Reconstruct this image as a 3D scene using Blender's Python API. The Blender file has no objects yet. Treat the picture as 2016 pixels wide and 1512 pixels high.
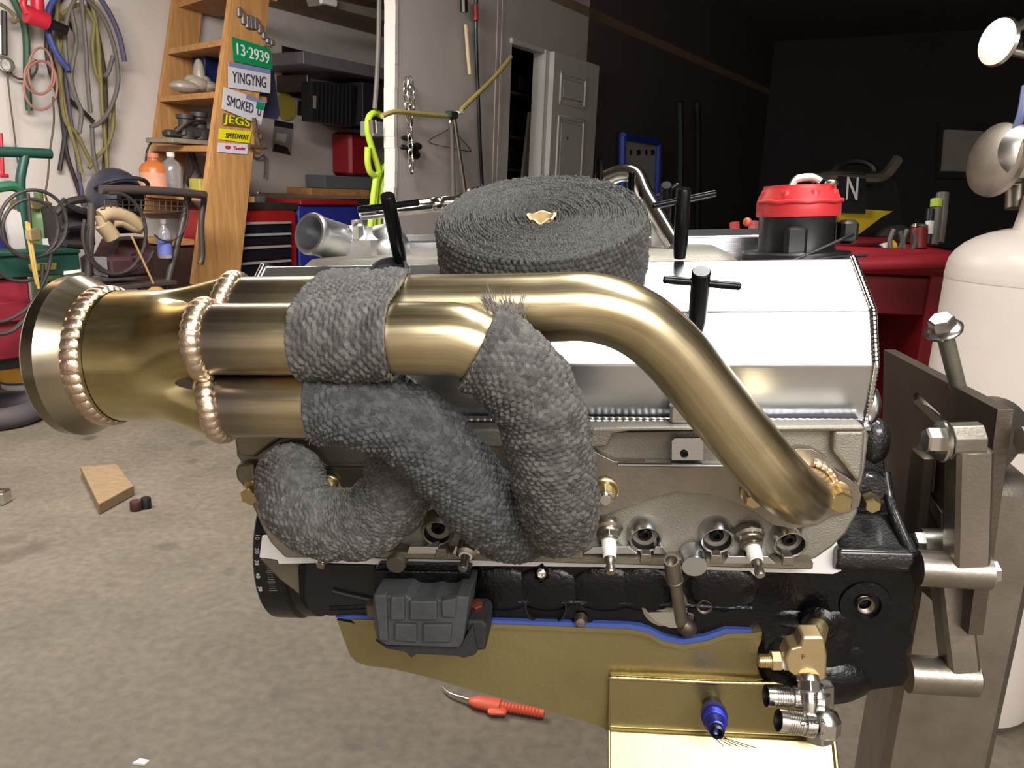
import bpy, bmesh, math, random
import numpy as np
from mathutils import Vector as V, Matrix
random.seed(7); rng = np.random.default_rng(7)
SC = bpy.context.scene; COL = SC.collection
rad = math.radians; sin, cos, pi = math.sin, math.cos, math.pi

# ------------------------------------------------------------------ camera, world, lights, exposure
F, CX, CY = 1560.0, 1008.0, 756.0
CAM = V((0, 0, 1.1)); PITCH = rad(14.0); ROLL = 0.04
_r0, _u0 = V((1, 0, 0)), V((0, sin(PITCH), cos(PITCH)))
FW = V((0, cos(PITCH), -sin(PITCH)))
RT = _r0*cos(ROLL) + _u0*sin(ROLL); UP = _u0*cos(ROLL) - _r0*sin(ROLL)
cd = bpy.data.cameras.new('camera'); co = bpy.data.objects.new('camera', cd); COL.objects.link(co)
cd.sensor_width = 36; cd.lens = F/2016*36; cd.clip_start = 0.02; cd.clip_end = 60
co.matrix_world = Matrix(((RT.x, UP.x, -FW.x, CAM.x), (RT.y, UP.y, -FW.y, CAM.y), (RT.z, UP.z, -FW.z, CAM.z), (0, 0, 0, 1)))
SC.camera = co
SC.view_settings.view_transform = 'Standard'; SC.view_settings.look = 'None'
SC.view_settings.gamma = 1; SC.view_settings.use_curve_mapping = False
SC.view_settings.exposure = 0.0
wd = bpy.data.worlds.new('world'); SC.world = wd; wd.use_nodes = True
wd.node_tree.nodes['Background'].inputs[0].default_value = (0.9, 0.95, 1, 1)
wd.node_tree.nodes['Background'].inputs[1].default_value = 0.02

def area_light(name, loc, target, sx, sy, power, color=(1, .97, .92), spread=180):
    l = bpy.data.lights.new(name, 'AREA'); l.shape = 'RECTANGLE'; l.size = sx; l.size_y = sy
    l.energy = power; l.color = color; l.spread = rad(spread)
    o = bpy.data.objects.new(name, l); COL.objects.link(o)
    o.location = loc; o.rotation_euler = (V(target)-V(loc)).to_track_quat('-Z', 'Y').to_euler()
    return o
# shop lights behind the photographer, over the engine and by the walls
area_light('shop_light_near', (0.62, -0.80, 1.72), (0.25, 0.75, 0.95), 1.3, 0.75, 20)
area_light('shop_light_overhead', (0.40, 0.85, 2.35), (0.25, 0.75, 0.8), 1.2, 0.25, 20, spread=140)
area_light('fill_light_rear', (0.6, -1.9, 2.6), (0.6, -1.9, 0), 2.4, 1.2, 130, spread=150)  # added unseen lamp, brightens the rear walls that the metal reflects
area_light('shop_light_wall', (-1.75, 1.9, 2.12), (-2.6, 2.7, 0.9), 1.2, 0.5, 100)
area_light('shop_light_centre', (-1.0, 2.5, 2.15), (-0.75, 3.3, 0), 0.9, 0.3, 42)

# ------------------------------------------------------------------ pixel rays -> points on real planes
def ray(px, py): return FW + RT*((px-CX)/F) + UP*((CY-py)/F)
def P(px, py, d): return CAM + ray(px, py)*d
def onplane(px, py, n, k):                       # p . n = k
    r = ray(px, py); return CAM + r*((k - CAM.dot(n))/r.dot(n))
AW = V((sin(rad(32)), cos(rad(32)), 0)); BW = V((-cos(rad(32)), sin(rad(32)), 0)); ZW = V((0, 0, 1))   # room axes
KW, KP, AF = 4.5, 2.65, 9.4                      # far wall, partition wall (along BW), end wall (along AW)
def RP(px, py, k): return onplane(px, py, BW, k)
def G(px, py, h=0.0): return onplane(px, py, ZW, h)
def RM(o): return Matrix(((AW.x, BW.x, 0, o.x), (AW.y, BW.y, 0, o.y), (0, 0, 1, o.z), (0, 0, 0, 1)))
# engine frame: x along the crank, y away from the photographer, z up; nose hangs a little on its stand
_a, _y = 0.062, rad(5.5)
EY = V((sin(_y), cos(_y), 0)); EX = V((cos(_y)*cos(_a), -sin(_y)*cos(_a), sin(_a))); EZ = EX.cross(EY)
EO = P(1150, 1000, 0.66)
EM = Matrix(((EX.x, EY.x, EZ.x, EO.x), (EX.y, EY.y, EZ.y, EO.y), (EX.z, EY.z, EZ.z, EO.z), (0, 0, 0, 1)))
EI = EM.inverted()
def EL(px, py, y=0.0):
    o = EI @ CAM; d = EI.to_3x3() @ ray(px, py); return o + d*((y-o.y)/d.y)
def EXP(px, py, x):                              # point of the ray on the engine plane x = const
    o = EI @ CAM; d = EI.to_3x3() @ ray(px, py); return o + d*((x-o.x)/d.x)
def ED(px, py, d): return EI @ P(px, py, d)

# ------------------------------------------------------------------ mesh builder
def srgb(c):
    return tuple(((v/255)/12.92 if v/255 <= .04045 else ((v/255+.055)/1.055)**2.4) for v in c)
def catmull(pts, n=10, closed=False):
    pts = [V(p) for p in pts]; out = []; m = len(pts)
    for i in range(m if closed else m-1):
        g = (lambda k: pts[k % m]) if closed else (lambda k: pts[min(max(k, 0), m-1)])
        p0, p1, p2, p3 = g(i-1), g(i), g(i+1), g(i+2)
        for j in range(n):
            t = j/n
            out.append(0.5*((2*p1)+(p2-p0)*t+(2*p0-5*p1+4*p2-p3)*t*t+(3*p1-p0-3*p2+p3)*t**3))
    if not closed: out.append(pts[-1].copy())
    return out
def resample(pts, step):
    L = [0.0]
    for a, b in zip(pts, pts[1:]): L.append(L[-1]+(b-a).length)
    n = max(2, int(round(L[-1]/step))); out = []; k = 0
    for i in range(n+1):
        s = L[-1]*i/n
        while k < len(L)-2 and L[k+1] < s: k += 1
        t = (s-L[k])/max(L[k+1]-L[k], 1e-9); out.append(pts[k].lerp(pts[k+1], min(max(t, 0), 1)))
    return out, L[-1]
def frames(pts, closed=False, up=None):
    n = len(pts); T = []
    for i in range(n):
        a = pts[i-1] if (i or closed) else pts[i]; b = pts[(i+1) % n] if (i < n-1 or closed) else pts[i]
        t = b-a; T.append(t.normalized() if t.length > 1e-9 else V((0, 0, 1)))
    u = up or (V((0, 0, 1)) if abs(T[0].z) < .9 else V((0, 1, 0)))
    N = (u - T[0]*u.dot(T[0])).normalized(); out = []
    for i in range(n):
        if i: N = (N - T[i]*N.dot(T[i])).normalized()
        out.append((T[i], N, T[i].cross(N)))
    return out

class M:
    def __init__(s): s.v = []; s.f = []; s.uv = {}; s.flat = False
    def add(s, vs, fs, uvs=None):
        b = len(s.v); s.v += [V(x) for x in vs]
        for k, f in enumerate(fs):
            if uvs: s.uv[len(s.f)] = [uvs[i] for i in f]
            s.f.append([b+i for i in f])
        return s
    def box(s, c, size, mat=None, bev=0.0, taper=1.0):
        x, y, z = [q/2 for q in size]; c = V(c)
        if bev:
            vs = []; b = bev
            for zz, k, ins in ((-z, 1, b), (-z+b, 1, 0), (z-b, taper, 0), (z, taper, b)):
                X, Y = x*k-ins, y*k-ins
                vs += [(-X+b, -Y, zz), (X-b, -Y, zz), (X, -Y+b, zz), (X, Y-b, zz), (X-b, Y, zz), (-X+b, Y, zz), (-X, Y-b, zz), (-X, -Y+b, zz)]
            fs = [list(range(7, -1, -1)), list(range(24, 32))]
            for r in range(3):
                for i in range(8): fs.append([r*8+i, r*8+(i+1) % 8, r*8+8+(i+1) % 8, r*8+8+i])
        else:
            vs = [(sx*x*(taper if sz > 0 else 1), sy*y*(taper if sz > 0 else 1), sz*z) for sz in (-1, 1) for sx, sy in ((-1, -1), (1, -1), (1, 1), (-1, 1))]
            fs = [[3, 2, 1, 0], [4, 5, 6, 7]]+[[i, (i+1) % 4, 4+(i+1) % 4, 4+i] for i in range(4)]
        m = mat or Matrix.Identity(4)
        return s.add([m @ (V(v)+c) for v in vs], fs)
    def prism(s, poly, vec):
        n = len(poly); vec = V(vec); a = [V(p) for p in poly]
        return s.add(a+[p+vec for p in a], [list(range(n-1, -1, -1)), list(range(n, 2*n))]+[[i, (i+1) % n, n+(i+1) % n, n+i] for i in range(n)])
    def tube(s, pts, r, n=16, cap=True, closed=False, up=None, squash=None):
        pts = [V(p) for p in pts]; fr = frames(pts, closed, up); m = len(pts); vs = []; uvs = []; L = 0
        for i, p in enumerate(pts):
            if i: L += (p-pts[i-1]).length
            rr = r(i/(max(m-1, 1))) if callable(r) else r
            for j in range(n+1):
                a = 2*pi*j/n; k1, k2 = squash or (1, 1)
                vs.append(p+fr[i][1]*cos(a)*rr*k1+fr[i][2]*sin(a)*rr*k2); uvs.append((L, a/(2*pi)))
        w = n+1; fs = []
        for i in range(m if closed else m-1):
            for j in range(n):
                q = ((i+1) % m)*w; fs.append([i*w+j, i*w+j+1, q+j+1, q+j])
        s.add(vs, fs, uvs)
        if cap and not closed:
            b = len(s.v)-m*w
            s.f.append([b+j for j in range(n-1, -1, -1)]); s.f.append([b+(m-1)*w+j for j in range(n)])
        return s
    def rod(s, a, b, r, n=16, r2=None):
        a, b = V(a), V(b); return s.tube([a, b], (lambda t: r+(r2-r)*t) if r2 is not None else r, n)
    def lathe(s, prof, o, ax, n=32, cap=True, rot=0.0, up=None):
        """prof: list of (radius, distance along the axis)"""
        o, ax = V(o), V(ax).normalized(); T, N, B = frames([V((0, 0, 0)), ax], up=up)[0]
        vs = []; uvs = []
        for r, h in prof:
            for j in range(n+1):
                a = 2*pi*j/n+rot; vs.append(o+ax*h+N*cos(a)*r+B*sin(a)*r); uvs.append((h, j/n))
        w = n+1
        fs = [[i*w+j, i*w+j+1, (i+1)*w+j+1, (i+1)*w+j] for i in range(len(prof)-1) for j in range(n)]
        b = len(s.v); s.add(vs, fs, uvs)
        if cap:
            if prof[0][0] > 1e-5: s.f.append([b+j for j in range(n-1, -1, -1)])
            if prof[-1][0] > 1e-5: s.f.append([b+(len(prof)-1)*w+j for j in range(n)])
        return s
    def ball(s, c, r, n=16, sc=(1, 1, 1), mat=None):
        c = V(c); vs = []; h = n//2; m3 = mat or Matrix.Identity(3)
        for i in range(h+1):
            t = pi*i/h
            for j in range(n): a = 2*pi*j/n; vs.append(c+m3 @ V((r*sc[0]*sin(t)*cos(a), r*sc[1]*sin(t)*sin(a), r*sc[2]*cos(t))))
        return s.add(vs, [[i*n+j, (i+1)*n+j, (i+1)*n+(j+1) % n, i*n+(j+1) % n] for i in range(h) for j in range(n)])
    def grid(s, rows, uvf=None):
        n = len(rows[0]); vs = [p for r in rows for p in r]
        uvs = [(i, j) for i in range(len(rows)) for j in range(n)] if uvf is None else [uvf(i, j) for i in range(len(rows)) for j in range(n)]
        return s.add(vs, [[i*n+j, i*n+j+1, (i+1)*n+j+1, (i+1)*n+j] for i in range(len(rows)-1) for j in range(n-1)], uvs)
    def build(s, name, mat, parent=None, W=None, smooth=True, bevel=0.0, seg=2, sharp=38):
        """vertices are in frame W (world when None); object space = parent space, or its own base when top-level"""
        me = bpy.data.meshes.new(name); wv = [W @ v for v in s.v] if W is not None else s.v
        if parent is not None: inv = WM[parent.name].inverted(); mw = WM[parent.name]
        else:
            lo = V((min(v.x for v in wv), min(v.y for v in wv), min(v.z for v in wv))); hi = V((max(v.x for v in wv), max(v.y for v in wv), max(v.z for v in wv)))
            mw = Matrix.Translation(V(((lo.x+hi.x)/2, (lo.y+hi.y)/2, lo.z))); inv = mw.inverted()
        lv = [inv @ v for v in wv]
        me.from_pydata([v[:] for v in lv], [], s.f)
        if s.uv:
            ul = me.uv_layers.new(name='UVMap')
            for p in me.polygons:
                q = s.uv.get(p.index)
                if q:
                    for k, li in enumerate(p.loop_indices): ul.data[li].uv = q[k]
        if s.flat is False and smooth:
            me.polygons.foreach_set('use_smooth', [True]*len(me.polygons))
        me.validate()
        bm = bmesh.new(); bm.from_mesh(me); bmesh.ops.remove_doubles(bm, verts=bm.verts, dist=1e-6); bmesh.ops.recalc_face_normals(bm, faces=bm.faces)
        bm.to_mesh(me); bm.free()
        if smooth: me.set_sharp_from_angle(angle=rad(sharp))
        me.materials.append(mat)
        o = bpy.data.objects.new(name, me); COL.objects.link(o)
        if parent is not None: o.parent = parent
        else: o.matrix_world = mw
        WM[o.name] = mw.copy()
        if bevel:
            b = o.modifiers.new('edge', 'BEVEL'); b.width = bevel; b.segments = seg; b.limit_method = 'ANGLE'; b.angle_limit = rad(min(40, sharp+2))
            b.harden_normals = smooth
        return o
WM = {}
def tag(o, label=None, cat=None, group=None, kind=None):
    for k, v in (('label', label), ('category', cat), ('group', group), ('kind', kind)):
        if v: o[k] = v
    return o
def thing(name, label, cat, base, group=None):
    o = bpy.data.objects.new(name, None); COL.objects.link(o); o.empty_display_size = .02
    mw = base if isinstance(base, Matrix) else Matrix.Translation(V(base)); o.matrix_world = mw; WM[o.name] = mw.copy()
    return tag(o, label, cat, group)
def sub(o, label): o['label'] = label; return o
def plate(name, mat, outline, holes, origin, ax, ay, thick, parent, W=None, bevel=0.0, smooth=True):
    """flat plate with holes: 2D outline in metres on (ax, ay) at origin, thickness along ax x ay"""
    c = bpy.data.curves.new('tmp', 'CURVE'); c.dimensions = '2D'; c.fill_mode = 'BOTH'; c.extrude = thick/2; c.bevel_depth = 0
    for lp in [outline]+list(holes):
        sp = c.splines.new('POLY'); sp.points.add(len(lp)-1); sp.use_cyclic_u = True
        for q, p in zip(sp.points, lp): q.co = (p[0], p[1], 0, 1)
    t = bpy.data.objects.new('tmp', c); me = bpy.data.meshes.new_from_object(t); bpy.data.objects.remove(t)
    az = V(ax).cross(V(ay)).normalized(); o0 = V(origin)
    m = M(); m.v = [o0+V(ax)*v.co.x+V(ay)*v.co.y+az*v.co.z for v in me.vertices]; m.f = [list(p.vertices) for p in me.polygons]
    bpy.data.meshes.remove(me)
    return m.build(name, mat, parent, W, smooth=smooth, bevel=bevel)
def eplate(name, mat, pxs, y, thick, parent, holes=(), bevel=0.0):
    """plate parallel to the engine's side at depth y, outline given where the photo shows it; grows away from the viewer"""
    if not holes: return M().prism([EL(a, b, y) for a, b in pxs], (0, thick, 0)).build(name, mat, parent, EM, bevel=bevel)
    q = lambda L: [(EL(a, b, y).x, EL(a, b, y).z) for a, b in L]
    return plate(name, mat, q(pxs), [q(h) for h in holes], (0, y+thick/2, 0), (1, 0, 0), (0, 0, 1), thick, parent, EM, bevel)
def circ(px, py, r, n=20): return [(px+r*cos(2*pi*k/n), py+r*sin(2*pi*k/n)) for k in range(n)]
def text_mesh(name, s, mat, parent, origin, ax, ay, h, thick=.0006, width=None, W=None):
    c = bpy.data.curves.new('tmp', 'FONT'); c.body = s; c.size = 1; c.extrude = 0.01; c.align_x = 'CENTER'; c.align_y = 'CENTER'
    t = bpy.data.objects.new('tmp', c); COL.objects.link(t); bpy.context.view_layer.update()
    me = bpy.data.meshes.new_from_object(t.evaluated_get(bpy.context.evaluated_depsgraph_get())); bpy.data.objects.remove(t)
    if not len(me.vertices): return None
    xs = [v.co.x for v in me.vertices]; ys = [v.co.y for v in me.vertices]
    cx, cy, hh, ww = (max(xs)+min(xs))/2, (max(ys)+min(ys))/2, max(ys)-min(ys), max(xs)-min(xs)
    ky = h/hh; kx = width/ww if width else ky; az = V(ax).cross(V(ay)).normalized()
    m = M(); m.v = [V(origin)+V(ax)*((v.co.x-cx)*kx)+V(ay)*((v.co.y-cy)*ky)+az*(v.co.z/0.01*thick) for v in me.vertices]; m.f = [list(p.vertices) for p in me.polygons]
    bpy.data.meshes.remove(me)
    return m.build(name, mat, parent, W, smooth=False)

# ------------------------------------------------------------------ materials
def mat(name, col, rough=.5, metal=0.0, var=0.0, scale=15.0, bump=0.0, bscale=150.0, coat=0.0, stretch=(1, 1, 1), rvar=0.0, col2=None, detail=6, spec=.5, emit=None, trans=0.0, aniso=0.0):
    m = bpy.data.materials.new(name); m.use_nodes = True; nt = m.node_tree; b = nt.nodes['Principled BSDF']
    c = srgb(col) if max(col) > 1.01 else tuple(col)
    b.inputs['Base Color'].default_value = (*c, 1); b.inputs['Roughness'].default_value = rough; b.inputs['Metallic'].default_value = metal
    b.inputs['Specular IOR Level'].default_value = spec; b.inputs['Coat Weight'].default_value = coat; b.inputs['Coat Roughness'].default_value = .12
    if trans: b.inputs['Transmission Weight'].default_value = trans
    if emit: b.inputs['Emission Color'].default_value = (*c, 1); b.inputs['Emission Strength'].default_value = emit
    N = nt.nodes.new; L = nt.links.new
    if var or bump or rvar or col2:
        tc = N('ShaderNodeTexCoord'); mp = N('ShaderNodeMapping'); mp.inputs['Scale'].default_value = stretch; L(tc.outputs['Object'], mp.inputs[0])
        nz = N('ShaderNodeTexNoise'); nz.inputs['Scale'].default_value = scale; nz.inputs['Detail'].default_value = detail; nz.inputs['Roughness'].default_value = .6; L(mp.outputs[0], nz.inputs[0])
        rp = N('ShaderNodeValToRGB'); rp.color_ramp.elements[0].position = .3; rp.color_ramp.elements[1].position = .7; L(nz.outputs[0], rp.inputs[0])
        ca = tuple(x*(1-var) for x in c); cb = srgb(col2) if col2 else tuple(min(1, x*(1+var)) for x in c)
        rp.color_ramp.elements[0].color = (*(c if col2 else ca), 1); rp.color_ramp.elements[1].color = (*cb, 1); L(rp.outputs[0], b.inputs['Base Color'])
        if rvar:
            mr = N('ShaderNodeMapRange'); mr.inputs[3].default_value = max(.02, rough-rvar); mr.inputs[4].default_value = min(1, rough+rvar); L(nz.outputs[0], mr.inputs[0]); L(mr.outputs[0], b.inputs['Roughness'])
        if bump:
            n2 = N('ShaderNodeTexNoise'); n2.inputs['Scale'].default_value = bscale; n2.inputs['Detail'].default_value = 4; L(mp.outputs[0], n2.inputs[0])
            bp = N('ShaderNodeBump'); bp.inputs['Strength'].default_value = bump; bp.inputs['Distance'].default_value = .002; L(n2.outputs[0], bp.inputs['Height']); L(bp.outputs[0], b.inputs['Normal'])
    return m
def gold_tube_mat(name, base, dark, rough):
    """heat-tinted stainless: streaks run along the tube (UV u = metres along, v = turn), bluish haze near u = 0"""
    m = bpy.data.materials.new(name); m.use_nodes = True; nt = m.node_tree; b = nt.nodes['Principled BSDF']; N = nt.nodes.new; L = nt.links.new
    b.inputs['Metallic'].default_value = 1
    tc = N('ShaderNodeTexCoord'); mp = N('ShaderNodeMapping'); mp.inputs['Scale'].default_value = (3, 14, 1); L(tc.outputs['UV'], mp.inputs[0])
    nz = N('ShaderNodeTexNoise'); nz.inputs['Scale'].default_value = 2.2; nz.inputs['Detail'].default_value = 8; nz.inputs['Roughness'].default_value = .65; L(mp.outputs[0], nz.inputs[0])
    n2 = N('ShaderNodeTexNoise'); n2.inputs['Scale'].default_value = 16; n2.inputs['Detail'].default_value = 3; L(tc.outputs['Object'], n2.inputs[0])
    ad = N('ShaderNodeMath'); ad.operation = 'MULTIPLY_ADD'; ad.inputs[1].default_value = .5; L(n2.outputs[0], ad.inputs[0])
    ml = N('ShaderNodeMath'); ml.operation = 'MULTIPLY'; ml.inputs[1].default_value = .5; L(nz.outputs[0], ml.inputs[0]); L(ml.outputs[0], ad.inputs[2])
    rp = N('ShaderNodeValToRGB'); e = rp.color_ramp.elements; e[0].position = .34; e[1].position = .66; e[0].color = (*srgb(dark), 1); e[1].color = (*srgb(base), 1); L(ad.outputs[0], rp.inputs[0])
    sx = N('ShaderNodeSeparateXYZ'); L(tc.outputs['UV'], sx.inputs[0])
    hz = N('ShaderNodeMapRange'); hz.inputs[1].default_value = .012; hz.inputs[2].default_value = .05; hz.inputs[3].default_value = .75; hz.inputs[4].default_value = 0; L(sx.outputs[0], hz.inputs[0])
    mx = N('ShaderNodeMix'); mx.data_type = 'RGBA'; L(hz.outputs[0], mx.inputs[0]); L(rp.outputs[0], mx.inputs[6]); mx.inputs[7].default_value = (*srgb((128, 122, 122)), 1); L(mx.outputs[2], b.inputs['Base Color'])
    mr = N('ShaderNodeMapRange'); mr.inputs[3].default_value = rough-.06; mr.inputs[4].default_value = rough+.12; L(nz.outputs[0], mr.inputs[0]); L(mr.outputs[0], b.inputs['Roughness'])
    bp = N('ShaderNodeBump'); bp.inputs['Strength'].default_value = .06; bp.inputs['Distance'].default_value = .001; L(nz.outputs[0], bp.inputs['Height']); L(bp.outputs[0], b.inputs['Normal'])
    return m
def floor_mat():
    m = mat('concrete', (111, 102, 90), .62, 0, .16, 3.2, .25, 60, detail=10, rvar=.12); nt = m.node_tree; N = nt.nodes.new; L = nt.links.new; b = nt.nodes['Principled BSDF']
    src = b.inputs['Base Color'].links[0].from_socket; tc = N('ShaderNodeTexCoord')
    n1 = N('ShaderNodeTexNoise'); n1.inputs['Scale'].default_value = 40; n1.inputs['Detail'].default_value = 6; L(tc.outputs['Object'], n1.inputs[0])
    r1 = N('ShaderNodeValToRGB'); r1.color_ramp.elements[0].position = .35; r1.color_ramp.elements[1].position = .7
    r1.color_ramp.elements[0].color = (.80, .80, .80, 1); r1.color_ramp.elements[1].color = (1.12, 1.1, 1.06, 1); L(n1.outputs[0], r1.inputs[0])
    mu = N('ShaderNodeMix'); mu.data_type = 'RGBA'; mu.blend_type = 'MULTIPLY'; mu.inputs[0].default_value = 1; L(src, mu.inputs[6]); L(r1.outputs[0], mu.inputs[7]); cur = mu.outputs[2]
    n2 = N('ShaderNodeTexNoise'); n2.inputs['Scale'].default_value = 9; n2.inputs['Detail'].default_value = 5; L(tc.outputs['Object'], n2.inputs[0])
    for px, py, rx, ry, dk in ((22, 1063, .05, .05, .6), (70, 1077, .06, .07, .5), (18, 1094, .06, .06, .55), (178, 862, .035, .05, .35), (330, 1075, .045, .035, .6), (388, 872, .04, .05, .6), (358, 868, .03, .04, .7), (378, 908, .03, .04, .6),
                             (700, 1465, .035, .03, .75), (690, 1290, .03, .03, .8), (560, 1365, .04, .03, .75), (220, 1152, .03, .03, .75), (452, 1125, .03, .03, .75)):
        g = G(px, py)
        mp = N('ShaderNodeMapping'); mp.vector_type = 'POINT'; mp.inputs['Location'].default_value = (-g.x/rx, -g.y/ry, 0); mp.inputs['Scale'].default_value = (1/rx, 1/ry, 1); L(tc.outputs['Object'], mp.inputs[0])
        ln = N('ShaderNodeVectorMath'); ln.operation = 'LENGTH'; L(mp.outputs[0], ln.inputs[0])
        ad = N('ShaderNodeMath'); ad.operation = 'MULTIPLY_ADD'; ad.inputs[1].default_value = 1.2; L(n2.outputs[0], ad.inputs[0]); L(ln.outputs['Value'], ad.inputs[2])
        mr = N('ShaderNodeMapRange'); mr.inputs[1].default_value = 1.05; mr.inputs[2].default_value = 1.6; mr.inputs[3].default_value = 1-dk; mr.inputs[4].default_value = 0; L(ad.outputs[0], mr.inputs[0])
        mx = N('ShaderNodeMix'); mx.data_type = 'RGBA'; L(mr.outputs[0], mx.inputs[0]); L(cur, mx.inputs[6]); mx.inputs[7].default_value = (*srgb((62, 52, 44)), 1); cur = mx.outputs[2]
    L(cur, b.inputs['Base Color']); return m

m_tube = gold_tube_mat('gold_tinted_steel', (226, 213, 178), (170, 152, 112), .27)
m_coll = gold_tube_mat('collector_steel', (232, 220, 172), (190, 172, 116), .22)
m_weld = mat('weld_bead', (218, 182, 164), .34, 1, .35, 70, .2, 500, col2=(238, 226, 196))
def wrap_mat(name, dark, light, rough):
    m = mat(name, dark, rough, 0, .3, 400, .6, 1600, spec=.7); nt = m.node_tree; b = nt.nodes['Principled BSDF']; N = nt.nodes.new; L = nt.links.new
    at = N('ShaderNodeAttribute'); at.attribute_name = 'thread'; rp = N('ShaderNodeValToRGB'); e = rp.color_ramp.elements
    e[0].color = (*srgb(dark), 1); e[1].color = (*srgb(light), 1); L(at.outputs['Fac'], rp.inputs[0])
    src = b.inputs['Base Color'].links[0].from_socket; mx = N('ShaderNodeMix'); mx.data_type = 'RGBA'; mx.inputs[0].default_value = .7; L(src, mx.inputs[6]); L(rp.outputs[0], mx.inputs[7]); L(mx.outputs[2], b.inputs['Base Color'])
    return m
m_wrap = wrap_mat('woven_heat_wrap', (62, 61, 60), (118, 116, 113), .5)
m_wrap3 = wrap_mat('woven_roll_wrap', (50, 49, 48), (94, 92, 90), .55)
m_wrap2 = wrap_mat('woven_heat_wrap_dark', (54, 55, 57), (100, 101, 103), .42)
m_fuzz = mat('wrap_fibres', (128, 124, 120), .6)
m_alu = mat('brushed_aluminium', (214, 216, 220), .26, 1, .05, 6, .05, 300, stretch=(.15, 6, 6), rvar=.05)
m_cast = mat('cast_aluminium', (150, 146, 136), .55, .85, .14, 14, .3, 700)
m_casto = mat('stained_cast_aluminium', (132, 126, 110), .5, .85, .2, 18, .25, 700)
m_poly = mat('polished_aluminium', (222, 222, 222), .14, 1, .05, 10, .06, 40)
m_cal = mat('bright_cast_aluminium', (222, 223, 226), .34, 1, .06, 12, .15, 200)
m_steel = mat('bare_steel', (150, 142, 132), .38, .95, .18, 18, .1, 300)
m_dsteel = mat('dark_plate_steel', (104, 94, 84), .5, .9, .22, 12, .15, 300)
m_zinc = mat('bright_zinc', (214, 212, 206), .24, 1, .08, 30)
m_ysel = mat('yellow_zinc', (212, 192, 142), .28, 1, .12, 30)
m_brass = mat('brass', (226, 204, 158), .42, 1, .12, 20, .08, 300)
m_pan = mat('gold_passivated_zinc', (152, 138, 98), .36, .9, .2, 7, .12, 250, rvar=.08, col2=(166, 156, 112))
m_black = mat('gloss_black_paint', (7, 6, 8), .24, 0, .3, 30, .5, 260, coat=.15, spec=.3)
m_blackr = mat('rough_black_paint', (22, 20, 23), .42, 0, .3, 30, 1.0, 420, coat=.8)
m_satin = mat('satin_black', (20, 20, 22), .35, 0)
m_tblk = mat('black_oxide', (22, 22, 24), .22, .5)
m_rubber = mat('black_rubber', (34, 34, 36), .7, 0, .25, 20, .3, 200)
m_rubg = mat('dusty_rubber', (58, 60, 60), .7, 0, .22, 25, .3, 250)
m_blue = mat('blue_gasket', (58, 78, 150), .5)
m_anblue = mat('blue_anodised', (48, 58, 190), .25, .6)
m_white = mat('white_ceramic', (236, 234, 230), .25, coat=.3)
m_gask = mat('gasket_layer', (226, 224, 224), .42, .15)
m_red = mat('red_plastic', (206, 52, 58), .42, 0, .08, 20)
m_dred = mat('dark_red_paint', (120, 26, 34), .45, 0, .15, 6)
m_dark = mat('black_plastic', (22, 22, 24), .4)
m_card = mat('cardboard_core', (214, 190, 150), .8, 0, .1, 60)
m_hole = mat('bore_dark', (12, 11, 11), .6)  # near-black; also paints the shade inside recesses
# ================================================================== THE ROOM
RW = RM(V((0, 0, 0)))                                                  # room coords (along wall, into wall, up)
RI = RW.inverted()
def RC(px, py, k): return RI @ RP(px, py, k)
m_wall = mat('white_wall_paint', (214, 204, 198), .7, 0, .05, 2.5, .12, 40)
m_wall2 = mat('partition_paint', (196, 188, 184), .7, 0, .07, 1.6, .1, 30)
m_bwall = mat('darker_wall_tone', (84, 76, 72), .8, 0, .12, 1.2)  # darker tone for the partition past the door
m_dwall = mat('unlit_wall_tone', (52, 48, 50), .8, 0, .12, 1.2)  # lack of light put into the colour of these walls
m_ply = mat('brown_plywood', (150, 126, 100), .75, 0, .18, 2, .1, 60, stretch=(8, .6, 1))
m_wood = mat('pine_board', (206, 156, 98), .6, 0, .14, 5, .12, 60, stretch=(9, 9, .7), col2=(172, 120, 70))
m_woodh = mat('pine_shelf', (206, 156, 98), .6, 0, .14, 5, .12, 60, stretch=(9, .8, 9), col2=(176, 124, 74))
m_dooor = mat('white_door_paint', (205, 200, 196), .5, 0, .04, 3)
def room_box(name, lo, hi, mt, kind='structure', bev=0):
    lo, hi = V(lo), V(hi)
    return tag(M().box((lo+hi)/2, hi-lo, bev=bev).build(name, mt, None, RW), kind=kind)
ZC, ZA = 2.75, 2.2
m_floor = floor_mat()
fo_ = M().box((2.0, 0.5, -.05), (17, 11, .1)).build('floor', m_floor, None, RW); fo_['kind'] = 'structure'
fo_.data.transform(Matrix.Translation(fo_.matrix_world.translation)); fo_.matrix_world = Matrix.Identity(4)
fo_.data.transform(RW @ RI)
room_box('wall_left', (-3.1, KW, 0), (9.5, KW+.1, ZC), m_wall)
room_box('wall_near', (-3.2, -3.1, 0), (-3.1, KW+.1, ZC), m_wall)
room_box('wall_right', (-3.1, -3.1, 0), (9.5, -3.0, ZC), m_wall)
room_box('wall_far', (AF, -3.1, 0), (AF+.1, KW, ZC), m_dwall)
room_box('ceiling', (-3.1, -3.1, ZC), (9.5, KW+.1, ZC+.1), mat('ceiling_paint', (100, 94, 88), .8, 0, .1, 2))
laP = RC(781, 200, KP).x; d0 = RC(1004, 200, KP).x; d1 = RC(1062, 220, KP).x; dz = RC(1010, 86, KP).z
tag(M().box(((laP+9.5)/2-.0, (KP+KW)/2, ZA+.03), (9.5-laP+6.1, KW-KP, .06)).build('ceiling_alcove', m_ply, None, RM(BW*0-AW*2.95)), kind='structure')
room_box('trim_1', (-3.1, KP-.02, ZA-.02), (laP, KP+.08, ZC), m_ply)
T = .06
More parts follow.
